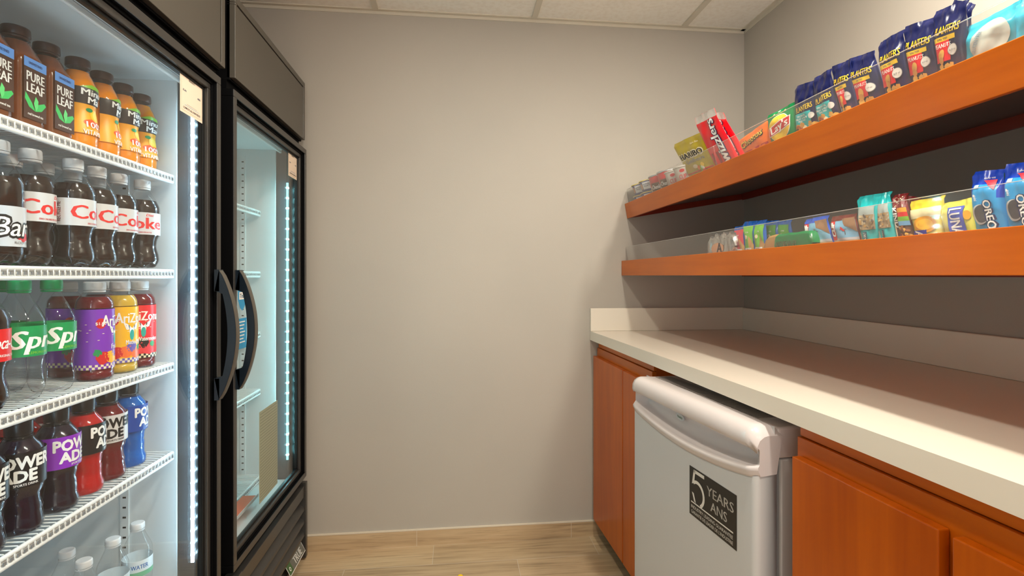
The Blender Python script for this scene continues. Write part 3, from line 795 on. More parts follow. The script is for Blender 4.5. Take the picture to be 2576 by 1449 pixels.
for y, lb in ((.948, 'iced tea bottle at the left end of the top shelf, cut off by the frame'), (1.0185, 'middle one of the iced tea bottles on the top shelf'),
              (1.089, 'iced tea bottle beside the first orange juice on the top shelf')):
    place('tea', -.785, y, Z1, 0, lb, G1)
for y, rot, lb in ((1.157, 5, 'orange juice bottle next to the iced teas on the top shelf'), (1.230, 26, 'second orange juice bottle from the iced teas on the top shelf'),
                   (1.302, 10, 'third orange juice bottle from the iced teas on the top shelf'), (1.373, -10, 'orange juice bottle at the right end of the top shelf')):
    place('oj', -.775, y, Z1, rot, lb, 'orange juice bottles on the top shelf')
x, y = -.775, .968
place('root', x, y, Z2, 15, 'root beer bottle with red berries on its silver label, second shelf')
for x, y, rot, lb in ((-.779, 1.043, -4, 'diet cola bottle beside the root beer on the second shelf'), (-.760, 1.122, 12, 'diet cola bottle on the second shelf with red recycling words at the label edge'),
                      (-.764, 1.197, 20, 'third diet cola bottle from the right end of the second shelf'), (-.767, 1.274, -6, 'diet cola bottle next to the last one on the second shelf'),
                      (-.759, 1.350, -62, 'diet cola bottle at the right end of the second shelf front row')):
    place('diet', x, y, Z2, rot, lb, G2)
for y, wh in ((1.01, 'behind the root beer bottle'), (1.09, 'behind the first diet cola'), (1.17, 'behind the second diet cola'), (1.25, 'behind the third diet cola'), (1.33, 'nearest the side wall')):
    place('diet', -.848, y, Z2, -20, 'back-row diet cola bottle on the second shelf, ' + wh, 'back row cola bottles')
for u, rot, key, lb in ((-38, 10, 'red', 'cola bottle with red label at the left edge of the third shelf'), (48, 12, 'lime', 'green-capped lemon-lime soda bottle beside the red-labelled cola on the third shelf'),
                        (130, 16, 'lime', 'green-capped lemon-lime soda bottle beside the purple-labelled drink on the third shelf'), (238, 17, 'azp', 'white-capped fruit drink bottle with purple label on the third shelf'),
                        (302, -20, 'azy', 'white-capped fruit drink bottle with yellow label on the third shelf'), (350, -46, 'azr', 'white-capped fruit drink bottle with red label, right end of shelf')):
    x, y = at_u(u, -.768); place(key, x, y - (.008 if key == 'red' else 0), Z3, rot, lb)
for y, k, wh in ((1.075, 'lime', 'back-row lemon-lime soda bottle, seen through the clear front bottles'), (1.235, 'azp', 'purple-labelled fruit drink bottle in the back row of the third shelf'), (1.345, 'azr', 'red-labelled fruit drink bottle in the back row of the third shelf')):
    place(k, -.850, y, Z3, 10, wh, 'back row fruit drinks')
for x_, y, rot, key, lb in ((-.765, .920, -20, 'pblack', 'dark sports drink bottle at the left edge of the fourth shelf, mostly cut off'), (-.765, 0.999, -40, 'pblack', 'dark sports drink bottle with black label and large white letters, fourth shelf'),
                        (-.765, 1.086, 3, 'ppurp', 'dark sports drink bottle with purple label on the fourth shelf'), (-.768, 1.163, 28, 'pred', 'bright red sports drink bottle with black label on the fourth shelf'),
                        (-.770, 1.240, -36, 'pwhite', 'dark red sports drink bottle with white label on the fourth shelf'), (-.772, 1.320, 24, 'pblue', 'blue sports drink bottle, right end of the fourth shelf')):
    place(key, x_, y, Z4, rot, lb)
for y, k, c_ in ((1.02, 'pred', 'bright red sports drink bottle in the back row, behind the black-labelled grape one'), (1.11, 'pred', 'bright red sports drink bottle in the back row, behind the purple-labelled one'),
                 (1.20, 'pwhite', 'dark red sports drink bottle in the back row of the fourth shelf'), (1.29, 'pblue', 'blue sports drink bottle in the back row of the fourth shelf')):
    place(k, -.850, y, Z4, 0, c_, 'back row sports drinks')
for (x, y), lb in (((-.773, 1.355), 'clear water bottle at the bottom nearest the side wall, label showing'), ((-.783, 1.280), 'clear water bottle at the bottom, second from the right side'),
                   ((-.785, 1.190), 'clear water bottle at the bottom, nearest the lower frame edge'), ((-.850, 1.236), 'clear water bottle at the bottom, standing behind the others')):
    place('water', x, y, FLOOR_IN + .0085, -70 if y > 1.3 else 60, lb, G5)

# ------------------------------------------------------------------ counter run (slightly out of square with the wall)
SK = math.radians(2.32); KX, KY = 0.597, YB
def kbox(mb, p0, p1, q0, q1, z0, z1, mat):
    """p = depth behind the counter edge, q = distance from the back wall; true world positions"""
    vs = []
    for z in (z0, z1):
        for q in (q0, q1):
            for p in (p0, p1):
                vs.append((KX + p * math.cos(SK) + q * math.sin(SK), KY - q * math.cos(SK) + p * math.sin(SK), z))
    mb.add(vs, [(0, 1, 3, 2), (4, 6, 7, 5), (0, 4, 5, 1), (2, 3, 7, 6), (0, 2, 6, 4), (1, 5, 7, 3)], mat)
def kp(p, q, z): return Vector((KX + p * math.cos(SK) + q * math.sin(SK), KY - q * math.cos(SK) + p * math.sin(SK), z))
QEND = 3.3
O = (0.95, 0.6, .874)
ct = thing('countertop', O, 'off-white stone countertop with backsplash running along the right wall', 'countertop')
mb = MB()
e0, e1 = kp(0, 0, 0), kp(0, QEND, 0)
poly = [(e0.x, YB - .001), (e1.x, e1.y), (XR - .001, e1.y), (XR - .001, YB - .001)]
mb.prism(poly, 2, .874, .914, M_COUNTER); mb.build('slab', ct, O, bevel=.0025)
mb = MB(); mb.box(e0.x, XR - .001, YB - .016, YB - .001, .9142, 1.016, M_COUNTER); mb.build('backsplash', ct, O, bevel=.002)
mb = MB(); mb.box(XR - .016, XR - .001, e1.y, YB - .0165, .9142, 1.014, M_COUNTER); mb.build('backsplash', ct, O, bevel=.002)
def cabinet(q0, q1, doors, label):
    b = kp(.3, (q0 + q1) / 2, 0)
    t = thing('base_cabinet', b, label, 'cabinet', 'wooden base cabinets under the counter')
    mb = MB(); kbox(mb, .045, .60, q0, q1, .10, .872, M_WOOD_Z); mb.build('carcass', t, b, bevel=.001)
    mb = MB(); kbox(mb, .036, .0449, q0, q1, .842, .872, M_WOOD_Y); kbox(mb, .030, .0449, q0, q1, .10, .8405, M_WOOD_Y); mb.build('face_frame', t, b, bevel=.0012)
    mb = MB(); kbox(mb, .075, .50, q0, q1, .0, .0995, M_DARK); mb.build('toe_kick', t, b)
    for a_, b_ in doors:
        mb = MB(); kbox(mb, .0095, .0290, a_, b_, .082, .806, M_WOOD_Z); mb.build('door', t, b, bevel=.002, bseg=2)
    return t
cabinet(0.012, 0.60, ((.020, .378), (.384, .595)), 'orange-brown wooden base cabinet in the back corner, left of the small white refrigerator')
cabinet(1.297, 2.75, ((1.308, 1.607), (1.627, 2.04), (2.06, 2.38), (2.40, 2.73)), 'orange-brown wooden base cabinet right of the small white refrigerator')

# ------------------------------------------------------------------ under-counter refrigerator
MA, MBp = Vector((.557, 1.580, 0)), Vector((.618, 1.010, 0))
wd = (MBp - MA).length; ux = (MBp - MA).normalized(); uy = Vector((-ux.y, ux.x, 0))    # uy points into the unit (+X)
if uy.x < 0: uy = -uy
def mp(p, d, z): return MA + ux * p + uy * d + Vector((0, 0, z))     # p along the front, d depth
mini_o = mp(wd / 2, .28, 0)
mini = thing('compact_refrigerator', mini_o, 'small white under-counter refrigerator with a black sticker on its door', 'refrigerator')
def mbox(mb, p0, p1, d0, d1, z0, z1, mat):
    vs = [mp(p, d, z) for z in (z0, z1) for d in (d0, d1) for p in (p0, p1)]
    mb.add(vs, [(0, 2, 3, 1), (4, 5, 7, 6), (0, 1, 5, 4), (2, 6, 7, 3), (0, 4, 6, 2), (1, 3, 7, 5)], mat)
mb = MB(); mbox(mb, .006, wd - .002, .062, .52, .02, .775, M_WHITE_APP); mb.build('body', mini, mini_o, bevel=.004)
mb = MB(); mbox(mb, .004, wd - .002, .056, .52, .776, .842, M_WHITE_PL); mb.build('worktop', mini, mini_o, bevel=.006, bseg=3)
mb = MB(); GV = C('vent_grey', 206, 200, 196, .6)
mbox(mb, .03, wd - .06, .058, .115, .8422, .8434, GV)
for k in range(70):
    p = .034 + k * (wd - .10) / 70; mbox(mb, p, p + .0035, .060, .112, .8434, .8452, C('vent_dark', 150, 142, 138, .6))
mb.build('top_vent', mini, mini_o)
mb = MB(); ZC = .800   # underside of the overhanging cap
def lipz(s): return ZC - .034 - .032 * math.sin(PI * min(max(s, 0), 1)) ** .8
pts = [(.014 - .014 * math.cos(PI / 2 * k / 5), .014 - .014 * math.sin(PI / 2 * k / 5)) for k in range(6)] + [(wd * k / 30, 0) for k in range(2, 29)] + [(wd - .014 + .014 * math.sin(PI / 2 * k / 5), .014 - .014 * math.cos(PI / 2 * k / 5)) for k in range(6)] + [(wd, .050), (0, .050)]
vs = [mp(p, d, .03) for p, d in pts] + [mp(p, d, lipz(p / wd) - .0205) for p, d in pts]; N = len(pts)
mb.add(vs, [(i, (i + 1) % N, N + (i + 1) % N, N + i) for i in range(N)], M_WHITE_APP, True)
mb.add(vs, [tuple(reversed(range(N)))], M_WHITE_APP)
mb.add([mp(0, .046, .70), mp(wd, .046, .70), mp(wd, .046, .846), mp(0, .046, .846)], [(0, 1, 2, 3)], M_WHITE_APP)
door = mb.build('door', mini, mini_o)
# moulded handle section above the door panel
mb = MB()
NP = 44
rows = []
for i in range(NP + 1):
    s = i / NP; p = -.001 + (wd + .002) * s
    e = min(1, min(s, 1 - s) / .035); r = min(1, min(s, 1 - s) / .05); r = r * r * (3 - 2 * r)
    rnd = .012 * (1 - math.sqrt(max(0, 1 - (1 - min(1, min(s, 1 - s) / .030)) ** 2)))   # rounded plan corners
    lz = lipz(s)
    prof = [(.052, .846), (.018, .8475), (.008, .845), (-.002, .838), (-.008, .826), (-.009, .812), (-.007, ZC + .003), (-.003, ZC)]
    prof += [(.004 * r - .003 * (1 - r), ZC - .001), (.036 * r - .003 * (1 - r), ZC - .004), (.040 * r - .003 * (1 - r), (ZC + lz) / 2), (.034 * r - .003 * (1 - r), lz + .004), (.004 * r - .003 * (1 - r), lz + .001)]
    prof += [(-.004, lz), (-.0065, lz - .004), (-.006, lz - .010), (-.002, lz - .018), (-.0012, lz - .022), (.003, lz - .0225)]
    drop = .020 * (1 - e) ** 2
    rows.append([mp(p, d + rnd, z - (drop if z > .81 else 0)) for d, z in prof])
K_ = len(rows[0])
mb.add([q for r_ in rows for q in r_], [(i * K_ + k, i * K_ + k + 1, (i + 1) * K_ + k + 1, (i + 1) * K_ + k) for i in range(NP) for k in range(K_ - 1)], M_WHITE_PL, True)
mb.add(rows[0] + [mp(-.001, .05, lipz(0) - .02)], [tuple(range(K_ + 1))], M_WHITE_PL); mb.add(rows[-1] + [mp(wd + .001, .05, lipz(1) - .02)], [tuple(reversed(range(K_ + 1)))], M_WHITE_PL)
mb.build('handle_trim', door, mini_o)
fl = Flat(); fl.oval(0, 0, .022, .010, C('badge_pale', 196, 200, 206, .3), 1, 28); fl.oval(0, 0, .0212, .0092, C('badge_pale2', 208, 212, 216, .3), 2, 28); fl.text('Danby', 0, 0, .007, C('badge_txt', 120, 160, 140, .4), 3, w=.024)
fl.build('badge', lambda x, y, l: mp(.40 * wd + x, .030 - l - y * .1, .775 + y), door, .0006, mini_o, label='small oval badge')
A_, B_ = (MA.x, MA.y), None
# sticker
fl = Flat(); SW, SH = .190, .119; KK = C('sticker_black', 44, 38, 32, .5); WW = C('sticker_white', 226, 222, 214, .5)
fl.rect(0, 0, SW, SH, KK, 1)
def arc(cx, cy, r0, r1, a0, a1, n=16):
    return [(cx + r1 * math.cos(a0 + (a1 - a0) * i / n), cy + r1 * math.sin(a0 + (a1 - a0) * i / n)) for i in range(n + 1)], [(cx + r0 * math.cos(a0 + (a1 - a0) * i / n), cy + r0 * math.sin(a0 + (a1 - a0) * i / n)) for i in range(n + 1)]
def band(o, i_, mat, lay):
    n = len(o); fl.raw(o + i_, [(k, k + 1, n + k + 1, n + k) for k in range(n - 1)], mat, lay)
# numeral 5
fl.rect(.020, .107, .066, .115, WW, 2)
fl.raw([(.020, .115), (.028, .115), (.022, .082), (.012, .078)], [(0, 3, 2, 1)], WW, 2)
fl.raw([(.012, .078), (.022, .082), (.024, .088), (.019, .084)], [(0, 1, 2, 3)], WW, 2)
o_, i_ = arc(.036, .060, .024, .032, math.radians(128), math.radians(-62)); band(o_, i_, WW, 2.2)
fl.raw([(.012, .058), (.020, .057), (.030, .036), (.022, .038)], [(0, 3, 2, 1)], WW, 2)
fl.text('YEARS', .128, .087, .022, WW, 2, w=.104, bold=.01); fl.text('ANS', .124, .056, .022, WW, 2, w=.064, bold=.01)
fl.rect(.008, .0318, SW - .012, .0350, WW, 2)
fl.text('INDUSTRY LEADING GUARANTEE', SW / 2 - .002, .0225, .0078, WW, 2, w=SW - .022, bold=0); fl.text("GARANTIE DE LEADER DE L'INDUSTRIE", SW / 2 - .002, .0100, .0078, WW, 2, w=SW - .022, bold=0)
def on_mini(u, v):
    r = ray(u, v); nrm = uy; t = (MA - Vector((0, 0, 0))).dot(nrm) / r.dot(nrm)
    q = r * t + Vector((0, 0, CAM_H)); return (q - MA).dot(ux), q.z
(s0, za), (s1, zb), (s2, zc_), (s3, zd_) = on_mini(1735, 1171), on_mini(1854, 1245), on_mini(1853, 1384), on_mini(1735, 1292)
ztop_, zbot_ = (za + zb) / 2, (zc_ + zd_) / 2
print('mini sticker', s0, s1, za, zb, zc_, zd_)
fl.build('sticker', lambda x, y, l: mp(s0 + (s1 - s0) * x / SW, -l, zbot_ + (ztop_ - zbot_) * y / SH), door, .0005, mini_o, label='black sticker with white lettering')

# ------------------------------------------------------------------ wall shelves
TI = math.radians(9.8); UD = Vector((math.cos(TI), 0, math.sin(TI))); UN = Vector((-math.sin(TI), 0, math.cos(TI))); UO = Vector((.768, 0, 1.418))
def up(d, n, y): q = UO + UD * d + UN * n; return Vector((q.x, y, q.z))
def lo(d, n, y): return Vector((.742 + d, y, 1.162 + n))
def sbox(mb, fr, d0, d1, y0, y1, n0, n1, mat):
    vs = [fr(d, n, y) for n in (n0, n1) for y in (y0, y1) for d in (d0, d1)]
    mb.add(vs, [(0, 2, 3, 1), (4, 5, 7, 6), (0, 1, 5, 4), (2, 6, 7, 3), (0, 4, 6, 2), (1, 3, 7, 5)], mat)
YS0, YS1 = -0.35, YB - .002
for fr, label, dmax, fh, nm in ((up, 'upper orange-brown wooden wall shelf, tilted forward, holding nut and chip bags', .5665, .067, 'u'), (lo, 'lower orange-brown wooden wall shelf holding snack bars above the counter', .583, .066, 'l')):
    O = fr(.25, 0, 1.0)
    t = thing('wall_shelf', O, label, 'shelf', 'wooden wall shelves')
    mb = MB(); sbox(mb, fr, 0, .018, YS0, YS1, 0, fh, M_WOOD_Y); mb.build('fascia', t, O, bevel=.0012)
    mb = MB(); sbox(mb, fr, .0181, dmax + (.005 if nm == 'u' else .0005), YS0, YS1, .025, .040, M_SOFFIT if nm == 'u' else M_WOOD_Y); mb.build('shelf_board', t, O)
    mb = MB(); sbox(mb, fr, dmax - .022, dmax, YS0, YS1 - .02, -.004, .0249, M_WOOD_DK); sbox(mb, fr, .0181, dmax, YS1 - .018, YS1, 0, .0249, M_WOOD_DK); mb.build('wall_cleat', t, O)
    for ya, yb in ((1.47, YS1 - .012), (0.62 if nm == 'u' else 0.86, 1.467), (YS0 + .02, .617 if nm == 'u' else .857)):
        mb = MB(); sbox(mb, fr, .0185, .0210, ya, yb, .041, .1278, M_ACRYL); sbox(mb, fr, .0185, .0210, ya, yb, .12782, .129, M_EDGE); mb.build('acrylic_guard', t, O, label='clear acrylic front guard')
    if nm == 'u':
        mb = MB(); sbox(mb, fr, .0182, .13, YS1 - .0045, YS1 - .002, .041, .129, M_ACRYL); mb.build('acrylic_guard', t, O, label='clear acrylic end guard')

# ------------------------------------------------------------------ snack packets
def frame_hit(u, v, fr, d0):
    """where the sight line of an image point meets the shelf's packet plane: (y, n)"""
    o = fr(d0, 0, 0); nrm = (fr(d0 + 1, 0, 0) - o); upv = (fr(d0, 1, 0) - o)
    r = ray(u, v); c0 = Vector((0, 0, CAM_H)); t = (o - c0).dot(nrm) / r.dot(nrm); q = c0 + r * t
    return q.y, (q - o).dot(upv)
def packet(name, fr, d0, quad, design, label, cat, group=None, T=.018, nb=.0415, base=None, seal=(.07, .93), parts_crinkle=.0015, seed=0, clear_top=0):
    """quad = tl, tr, br, bl image corners; the packet runs down behind the fascia to the shelf board"""
    tl, tr, br, bl = [Vector(frame_hit(u, v, fr, d0)) for u, v in quad]
    # extend the sides down to the shelf board
    def ext(a, b): k = (a.y - nb) / max(a.y - b.y, 1e-4); return a + (b - a) * max(k, 1.0)
    bl2, br2 = ext(tl, bl), ext(tr, br)
    W = ((tr - tl).length + (br2 - bl2).length) / 2; H = ((tl - bl2).length + (tr - br2).length) / 2
    base_y = (bl2.x + br2.x) / 2
    org = fr(d0, nb, base_y)
    t = thing(name, org, label, cat, group)
    rd = random.Random(seed); ph = [rd.uniform(0, 6.28) for _ in range(6)]
    def thick(s, q):
        s = min(max(s, 0), 1); q = min(max(q, 0), 1)
        a, b = seal
        e = 0 if q > b else min(1, (b - q) / .22) if q > .5 else min(1, max(0, q + .06) / .16)
        e = e * e * (3 - 2 * e)
        return T * .62 * (max(0, 4 * s * (1 - s)) ** .40) * e
    def wr(s, q): return parts_crinkle * (math.sin(9 * s + ph[0] + 5 * q) * math.sin(7 * q + ph[1]) + .5 * math.sin(17 * s - 11 * q + ph[2]) + .35 * max(0, q - .55) * math.sin(31 * s + 23 * q + ph[4]) * 2)
    def pos(s, q, side, lift=0.0):
        b = bl2 + (br2 - bl2) * s; tt = tl + (tr - tl) * s; m = b + (tt - b) * q
        edge = min(1, 8 * min(s, 1 - s) + .15)
        off = thick(s, q) * side + wr(s, q) * edge + (.0006 if side > 0 else -.0006)
        if q > seal[1]: off -= .006 * math.sin((q - seal[1]) / (1 - seal[1]) * 1.2) * (1 + .4 * math.sin(6 * s + ph[3]))
        dd = d0 - off - lift
        return fr(dd, m.y, m.x)
    mb = MB(); nx, ny = 26, 32
    bm = base if callable(base) else (lambda s, q: base)
    mb.grid(nx, ny, lambda s, q: pos(s, q, 1), bm, True); mb.grid(nx, ny, lambda s, q: pos(s, q, -1), bm, True, True)
    # close the rim
    rim = [(i / nx, 0) for i in range(nx)] + [(1, j / ny) for j in range(ny)] + [(1 - i / nx, 1) for i in range(nx)] + [(0, 1 - j / ny) for j in range(ny)]
    vs = [pos(s, q, 1) for s, q in rim] + [pos(s, q, -1) for s, q in rim]; n = len(rim)
    mb.add(vs, [(i, n + i, n + (i + 1) % n, (i + 1) % n) for i in range(n)], bm(.5, .5) if callable(base) else base, False)
    # crimped top seal lines
    mb.build('pouch', t, org)
    art, let = Flat(), Flat()
    # visible part only: y measured from the fascia top upward
    y0 = (.067 - nb) / max((tl.y + tr.y) / 2 - nb, 1e-3) * H * .98
    if design: design(art, let, W, H, y0)
    f = lambda x, y, l: pos(x / W, y / H, 1, l + .0004)
    if art.items: a_ = art.build('artwork', f, t, .0007, org, fine=.008)
    if let.items: let.build('lettering', f, t, .0007, org, fine=.008)
    return t
def glossy(name, r, g, b, rough=.28, **k): return C(name, r, g, b, rough, **k)
FOIL_N = glossy('foil_navy', 20, 27, 74, .22); FOIL_TEAL = glossy('foil_teal', 40, 186, 190); FOIL_GRN = glossy('foil_green', 0, 132, 72); FOIL_OR = glossy('foil_orange', 244, 116, 20)
FOIL_GOLD = glossy('foil_gold', 186, 164, 34); FOIL_RED = glossy('foil_red', 226, 22, 38); FOIL_BLUE = glossy('foil_blue', 20, 70, 200); FOIL_LB = glossy('foil_lightblue', 50, 160, 224)
FOIL_YEL = glossy('foil_yellow', 236, 212, 40); FOIL_LEM = glossy('foil_lemon', 232, 224, 120); FOIL_SILV = pm('foil_silver', srgb(206, 204, 202), .2, 0.85); NUT = C('peanut_tan', 206, 148, 66); NUT2 = C('peanut_gold', 226, 176, 84)
def d_peanut(a, l, W, H, y0):
    v = H - y0
    a.rect(.03 * W, y0 + v * .50, W * .80, y0 + v * .57, YEL, 1, 8, 2); l.text('SALTED', W * .42, y0 + v * .535, v * .030, NAVY, 2)
    a.rect(.03 * W, y0 + v * .20, W * .62, y0 + v * .50, FOIL_RED, 1, 8, 5)
    l.text('PLANTERS', W * .53, y0 + v * .665, v * .115, YEL, 2, w=W * .76, bold=.02, shear=.12)
    l.text('PEANUTS', W * .40, y0 + v * .44, v * .060, WHITE, 2, w=W * .52, bold=.02, shear=.12)
    a.rect(.02 * W, y0 - v * .1, W * .97, y0 + v * .10, NUT2, 1, 8, 3)
    for k in range(9): rd = random.Random(k * 7 + 3); a.blob(W * rd.uniform(.12, .88), y0 + v * rd.uniform(.0, .14), W * .11, NUT if k % 2 else NUT2, 1.5, 9, k)
    a.oval(W * .34, y0 + v * .30, W * .11, v * .085, NUT2, 2, 16, -.3); a.oval(W * .32, y0 + v * .22, W * .10, v * .06, NUT, 2.2, 14, .3)
    a.oval(W * .72, y0 + v * .34, W * .16, v * .088, GREY, 2); a.oval(W * .72, y0 + v * .34, W * .145, v * .079, C('seal_pale', 216, 214, 208), 2.4)
    l.text('6.0 oz', W * .72, y0 + v * .34, v * .028, GREY, 3)
def b_peanut(s, q): return FOIL_N
def d_trail(a, l, W, H, y0):
    v = H - y0
    l.text('PLANTERS', W * .54, y0 + v * .50, v * .105, YEL, 2, w=W * .76, bold=.05, shear=.12, rot=.10)
    a.rect(.04 * W, y0 - v * .1, W * .82, y0 + v * .41, FOIL_TEAL, 1, 8, 5)
    l.text('TROPICAL', W * .42, y0 + v * .35, v * .040, WHITE, 2); l.text('FRUIT & NUT', W * .42, y0 + v * .295, v * .040, WHITE, 2); l.text('TRAIL MIX', W * .42, y0 + v * .245, v * .034, WHITE, 2)
    for k in range(16): rd = random.Random(k * 5 + 1); a.blob(W * rd.uniform(.10, .92), y0 + v * rd.uniform(-.02, .17), W * .10, [NUT, NUT2, CREAM, BROWN, C('dried_fruit', 186, 92, 50)][k % 5], 1.6 + .05 * k, 9, k)
    a.oval(W * .84, y0 + v * .30, W * .11, v * .066, C('seal_pale', 216, 214, 208), 2.4)
def d_lays(a, l, W, H, y0):
    v = H - y0; cy = y0 + v * .42
    a.oval(W * .50, cy + v * .02, W * .40, v * .40, WHITE, 1, 28); a.oval(W * .50, cy + v * .02, W * .385, v * .385, YEL, 1.6, 28)
    r = .18
    a.poly([(W * .10, cy - v * .18), (W * .50, cy - v * .12), (W * .90, cy - v * .02), (W * .92, cy + v * .26), (W * .52, cy + v * .20), (W * .16, cy + v * .10)], WHITE, 2.2)
    a.poly([(W * .13, cy - v * .155), (W * .50, cy - v * .095), (W * .88, cy + v * .0), (W * .89, cy + v * .235), (W * .52, cy + v * .175), (W * .18, cy + v * .08)], RED, 2.6)
    l.text("Lay's", W * .52, cy + v * .05, v * .22, WHITE, 3.6, w=W * .64, bold=.03, shear=.15, rot=.16)
    for x, y in ((.45, .94), (.66, .90), (.30, .90)): a.oval(W * x, y0 + v * y, W * .035, v * .022, CREAM, 1)
def d_cheet(a, l, W, H, y0):
    v = H - y0
    l.text('Cheetos', W * .47, y0 + v * .62, v * .30, BLACKI, 1.6, w=W * .80, bold=.06, shear=.1, rot=.12); l.text('Cheetos', W * .465, y0 + v * .63, v * .27, C('cheese_yellow', 250, 214, 90), 2.4, w=W * .78, bold=.01, shear=.1, rot=.12)
    a.rect(W * .05, y0 - v * .1, W * .95, y0 + v * .22, C('crunchy_red', 190, 40, 40), 1, 8, 2)
    for k in range(7): rd = random.Random(k + 90); a.oval(W * rd.uniform(.2, .85), y0 + v * rd.uniform(.03, .25), W * .08, v * .045, FOIL_OR, 1.6, 10, rd.uniform(-.8, .8))
def d_gold(a, l, W, H, y0):
    v = H - y0
    for dx, dy, m, ly in ((-.01, -.008, CREAM, 1.2), (.012, .01, CREAM, 1.2)): l.text('HARIBO', W * (.50 + dx), y0 + v * (.565 + dy), v * .15, m, ly, w=W * .84, bold=.10)
    l.text('HARIBO', W * .50, y0 + v * .565, v * .14, BLACKI, 2.4, w=W * .80, bold=.04)
    l.text('Goldbears', W * .54, y0 + v * .40, v * .095, GREY, 2, w=W * .64, bold=.05); l.text('Share Size', W * .74, y0 + v * .83, v * .05, CREAM, 2, w=W * .26)
    a.rect(W * .04, y0 + v * .10, W * .96, y0 + v * .13, RED, 1, 8, 1)
    for k in range(6):
        rd = random.Random(k + 40); a.blob(W * rd.uniform(.55, .9), y0 + v * rd.uniform(.02, .26), W * .055, [YEL, RED, GREEN, ORNG, WHITE, LIME][k], 2, 8, k)
    a.oval(W * .48, y0 + v * .24, W * .08, v * .05, CREAM, 2)
def d_twiz(a, l, W, H, y0):
    v = H - y0
    for st, m, ly, bd in (('Twizzlers', NAVY, 1.4, .09), ('Twizzlers', WHITE, 2.2, .03)):
        l.text(st, W * .62, y0 + v * .36, W * .34, m, ly, w=v * .98, bold=bd, rot=PI / 2)
    for k in range(4): a.rect(W * (.14 + .20 * k), y0 - v * .1, W * (.22 + .20 * k), y0 + v * .26, C('licorice_red', 150, 20, 30), 1, 1, 5)
def b_twiz(s, q): return M_FILM if q > .86 else FOIL_RED
def d_clif(a, l, W, H, y0):
    v = H - y0
    a.rect(W * .02, y0 - v * .2, W * .98, y0 + v * .80, C('clif_sky', 130, 186, 220), 1, 6, 6)
    a.rect(W * .02, y0 - v * .2, W * .98, y0 + v * .10, C('clif_sand', 190, 160, 130), 1.3, 6, 2); a.rect(W * .02, y0 + v * .10, W * .98, y0 + v * .18, C('clif_haze', 200, 200, 206), 1.3, 6, 1)
    a.poly([(W * .48, y0 + v * .86), (W * .58, y0 + v * .60), (W * .74, y0 + v * .52), (W * .98, y0 + v * .34), (W * .98, y0 + v * .88)], C('clif_rock', 146, 108, 78), 1.6)
    a.rect(W * .02, y0 + v * .12, W * .19, y0 + v * .80, RED, 1.8, 2, 5)
    l.text('CLIF', W * .105, y0 + v * .50, W * .14, WHITE, 3, w=v * .52, bold=.09, rot=PI / 2)
    a.poly([(W * .42, y0 + v * .52), (W * .46, y0 + v * .58), (W * .56, y0 + v * .44), (W * .52, y0 + v * .40)], RED, 2.4)
    a.rect(W * .38, y0 + v * .46, W * .62, y0 + v * .475, BROWN, 2.2); a.rect(W * .55, y0 + v * .28, W * .57, y0 + v * .44, BROWN, 2.2)
def d_nature(bar):
    def d(a, l, W, H, y0):
        v = H - y0
        a.rect(W * .12, y0 + v * .42, W * .88, y0 + v * .74, C('bar_window', 176, 188, 186, .25), 1, 6, 4)
        a.rect(W * .10, y0 + v * .24, W * .90, y0 + v * .56, C('granola', 168, 146, 112, .8), 1.2, 6, 4)
        for k in range(30): rd = random.Random(k + bar * 31); a.blob(W * rd.uniform(.16, .84), y0 + v * rd.uniform(.26, .55), W * .06, [C('oat', 206, 186, 150), C('seed', 112, 96, 92), C('oat2', 190, 150, 90), C('granola', 168, 146, 112, .8)][k % 4], 1.6 + .02 * k, 7, k)
        a.rect(W * .30, y0 - v * .1, W * .46, y0 + v * .20, C('deep_teal', 30, 84, 100), 1.6, 1, 3)
        l.text('SEA SALT', W * .38, y0 + v * .08, W * .09, WHITE, 3, w=v * .20, rot=PI / 2); l.text('ORGANIC', W * .14, y0 + v * .09, W * .10, CREAM, 3, w=v * .20, rot=PI / 2)
    return d
def d_kind(a, l, W, H, y0):
    v = H - y0
    for k in range(26):
        rd = random.Random(k); a.poly([(W * (x + .05 * i_x), y0 + v * (y + .035 * i_y)) for x, y in [(rd.uniform(.1, .82), rd.uniform(.68, .92))] for i_x, i_y in ((0, 0), (1, 0), (.5, 1))], CREAM, 1)
    for k, m in enumerate((C('k_gold', 232, 160, 40), RED, C('k_green', 120, 176, 50), C('k_blue', 110, 160, 200))):
        a.rect(W * .42, y0 + v * (.57 - .10 * k), W * .97, y0 + v * (.67 - .10 * k), m, 1.5, 4, 2)
    l.text('KIND', W * .26, y0 + v * .46, W * .26, WHITE, 2, w=v * .46, bold=.05, rot=-PI / 2)
    a.rect(W * .04, y0 - v * .1, W * .14, y0 + v * .46, CREAM, 1.2, 1, 4)
    for k in range(22): rd = random.Random(k + 200); a.blob(W * rd.uniform(.40, .90), y0 + v * rd.uniform(-.02, .25), W * .085, [C('almond', 150, 96, 56), NUT, C('cranberry', 120, 50, 50), NUT2][k % 4], 1.6 + .02 * k, 7, k)
def b_kind(s, q): return DKRED if q > .70 else BROWN
def d_luna1(a, l, W, H, y0):
    v = H - y0
    a.rect(W * .03, y0 + v * .48, W * .97, y0 + v * .74, C('luna_cream', 236, 226, 180), 1, 6, 3)
    a.oval(W * .52, y0 + v * .30, W * .36, v * .22, C('lemon_slice', 244, 172, 30), 1.5, 24); a.oval(W * .52, y0 + v * .30, W * .26, v * .15, C('lemon_slice2', 250, 196, 60), 1.9, 20)
    a.rect(W * .08, y0 - v * .12, W * .58, y0 + v * .16, C('luna_blue', 40, 50, 170), 2.2, 4, 3); l.text('A', W * .33, y0 + v * .04, W * .26, WHITE, 3.4, rot=-PI / 2, bold=.04)
